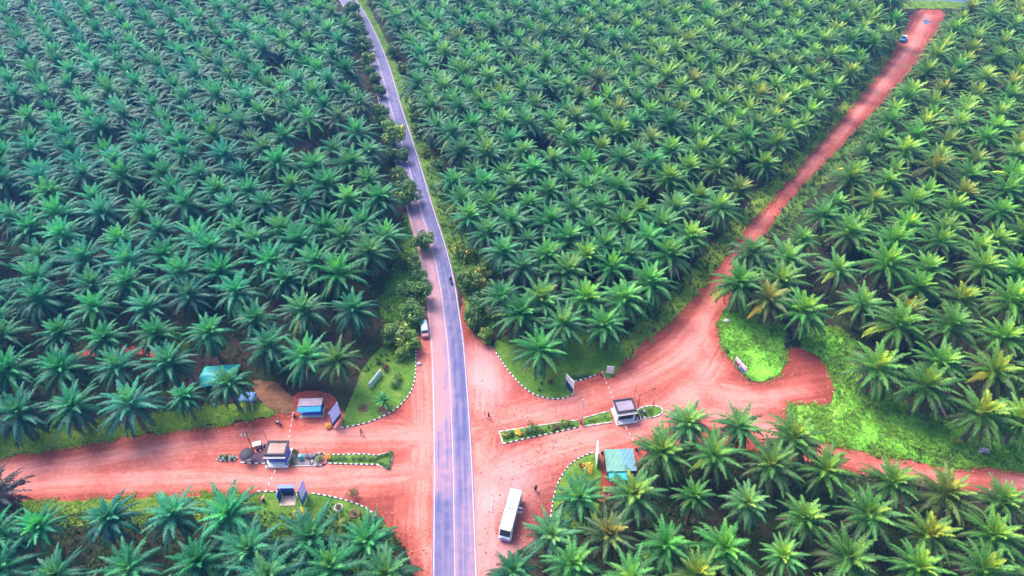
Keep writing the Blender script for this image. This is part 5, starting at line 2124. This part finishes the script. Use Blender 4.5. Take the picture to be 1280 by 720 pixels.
tufts('undergrowth', [(LAWNS['trackright'], 6000, .8, .3, 1, 1), (LAWNS['track'], 5000, .6, .1, 1, 1), (P('-60,150 700,150 700,420 -60,560'), 14000, .55, .1, .9, 1), (P('-60,640 560,640 560,740 -60,740'), 3000, .5, .1, .9, 1),
                      (P('640,560 1330,560 1330,740 640,740'), 5000, .5, .1, .9, 1), (P('880,280 1330,280 1330,560 1050,520 900,390'), 5000, .5, .3, 1, 1),
                      (P('540,150 960,180 830,400 640,430'), 8000, .5, .1, .9, 1)], M_UNDER, 'low weeds and ferns growing under the palms', 'undergrowth', .02)

# loose clods and pebbles along the dirt edges
rng = np.random.default_rng(3)
bp = DIRT_B[rng.integers(0, len(DIRT_B), 5200)] + rng.normal(0, 1.1, (5200, 2))
bp = bp[inside(bp, DIRT_B)]
bp = np.vstack([bp, *[np.array(c) + rng.normal(0, 4, (260, 2)) for c in (gp(668, 640), gp(660, 660), gp(690, 560), gp(620, 520), gp(510, 690))]])
bp = bp[inside(bp, DIRT_B) & (seg_dist(bp, ROAD_C)[0] > RW / 2 + .3)]
k = len(bp)
s = rng.uniform(.04, .13, k)
base = np.array([(-1, -1, 0), (1, -1, 0), (1, 1, 0), (-1, 1, 0), (-.5, -.6, 1), (.6, -.5, .9), (.5, .6, 1.1), (-.6, .5, .8)])
an = rng.uniform(0, 6.28, k)
bx = base[None, :, :] * s[:, None, None]
ca, sa = np.cos(an)[:, None], np.sin(an)[:, None]
V = np.stack([bx[..., 0] * ca - bx[..., 1] * sa + bp[:, :1], bx[..., 0] * sa + bx[..., 1] * ca + bp[:, 1:], bx[..., 2] + .025], 2).reshape(-1, 3)
fq = np.array([(4, 5, 6, 7), (0, 1, 5, 4), (1, 2, 6, 5), (2, 3, 7, 6), (3, 0, 4, 7)])
Q = (fq[None] + (np.arange(k) * 8)[:, None, None]).reshape(-1, 4)
M_CLOD = leaf_mat('clods', [(0, (.26, .05, .03)), (.6, (.42, .13, .08)), (1, (.62, .38, .32))], .95, 0.0, .1)
me = quad_mesh('gravel', V, Q, np.repeat(rng.random(k), 5), M_CLOD)
tag(link('gravel', me), 'loose red clods and pebbles along the dirt road edges', 'gravel', None, 'stuff')

# ------------------------------------------------------------------ haze
m = MB()
m.box((0, 600, 60), (3200, 2200, 122), 0)
hz = m.build('haze', None)
hm = bpy.data.materials.new('haze')
hm.use_nodes = True
hn = hm.node_tree.nodes
hn.remove(hn['Principled BSDF'])
pv = hn.new('ShaderNodeVolumePrincipled')
pv.inputs['Color'].default_value = (0.12, 0.42, 1.0, 1)
pv.inputs['Density'].default_value = 0.00022
pv.inputs['Anisotropy'].default_value = 0.2
hm.node_tree.links.new(pv.outputs['Volume'], hn['Material Output'].inputs['Volume'])
hz.data.materials.clear()
hz.data.materials.append(hm)
tag(hz, kind='stuff')
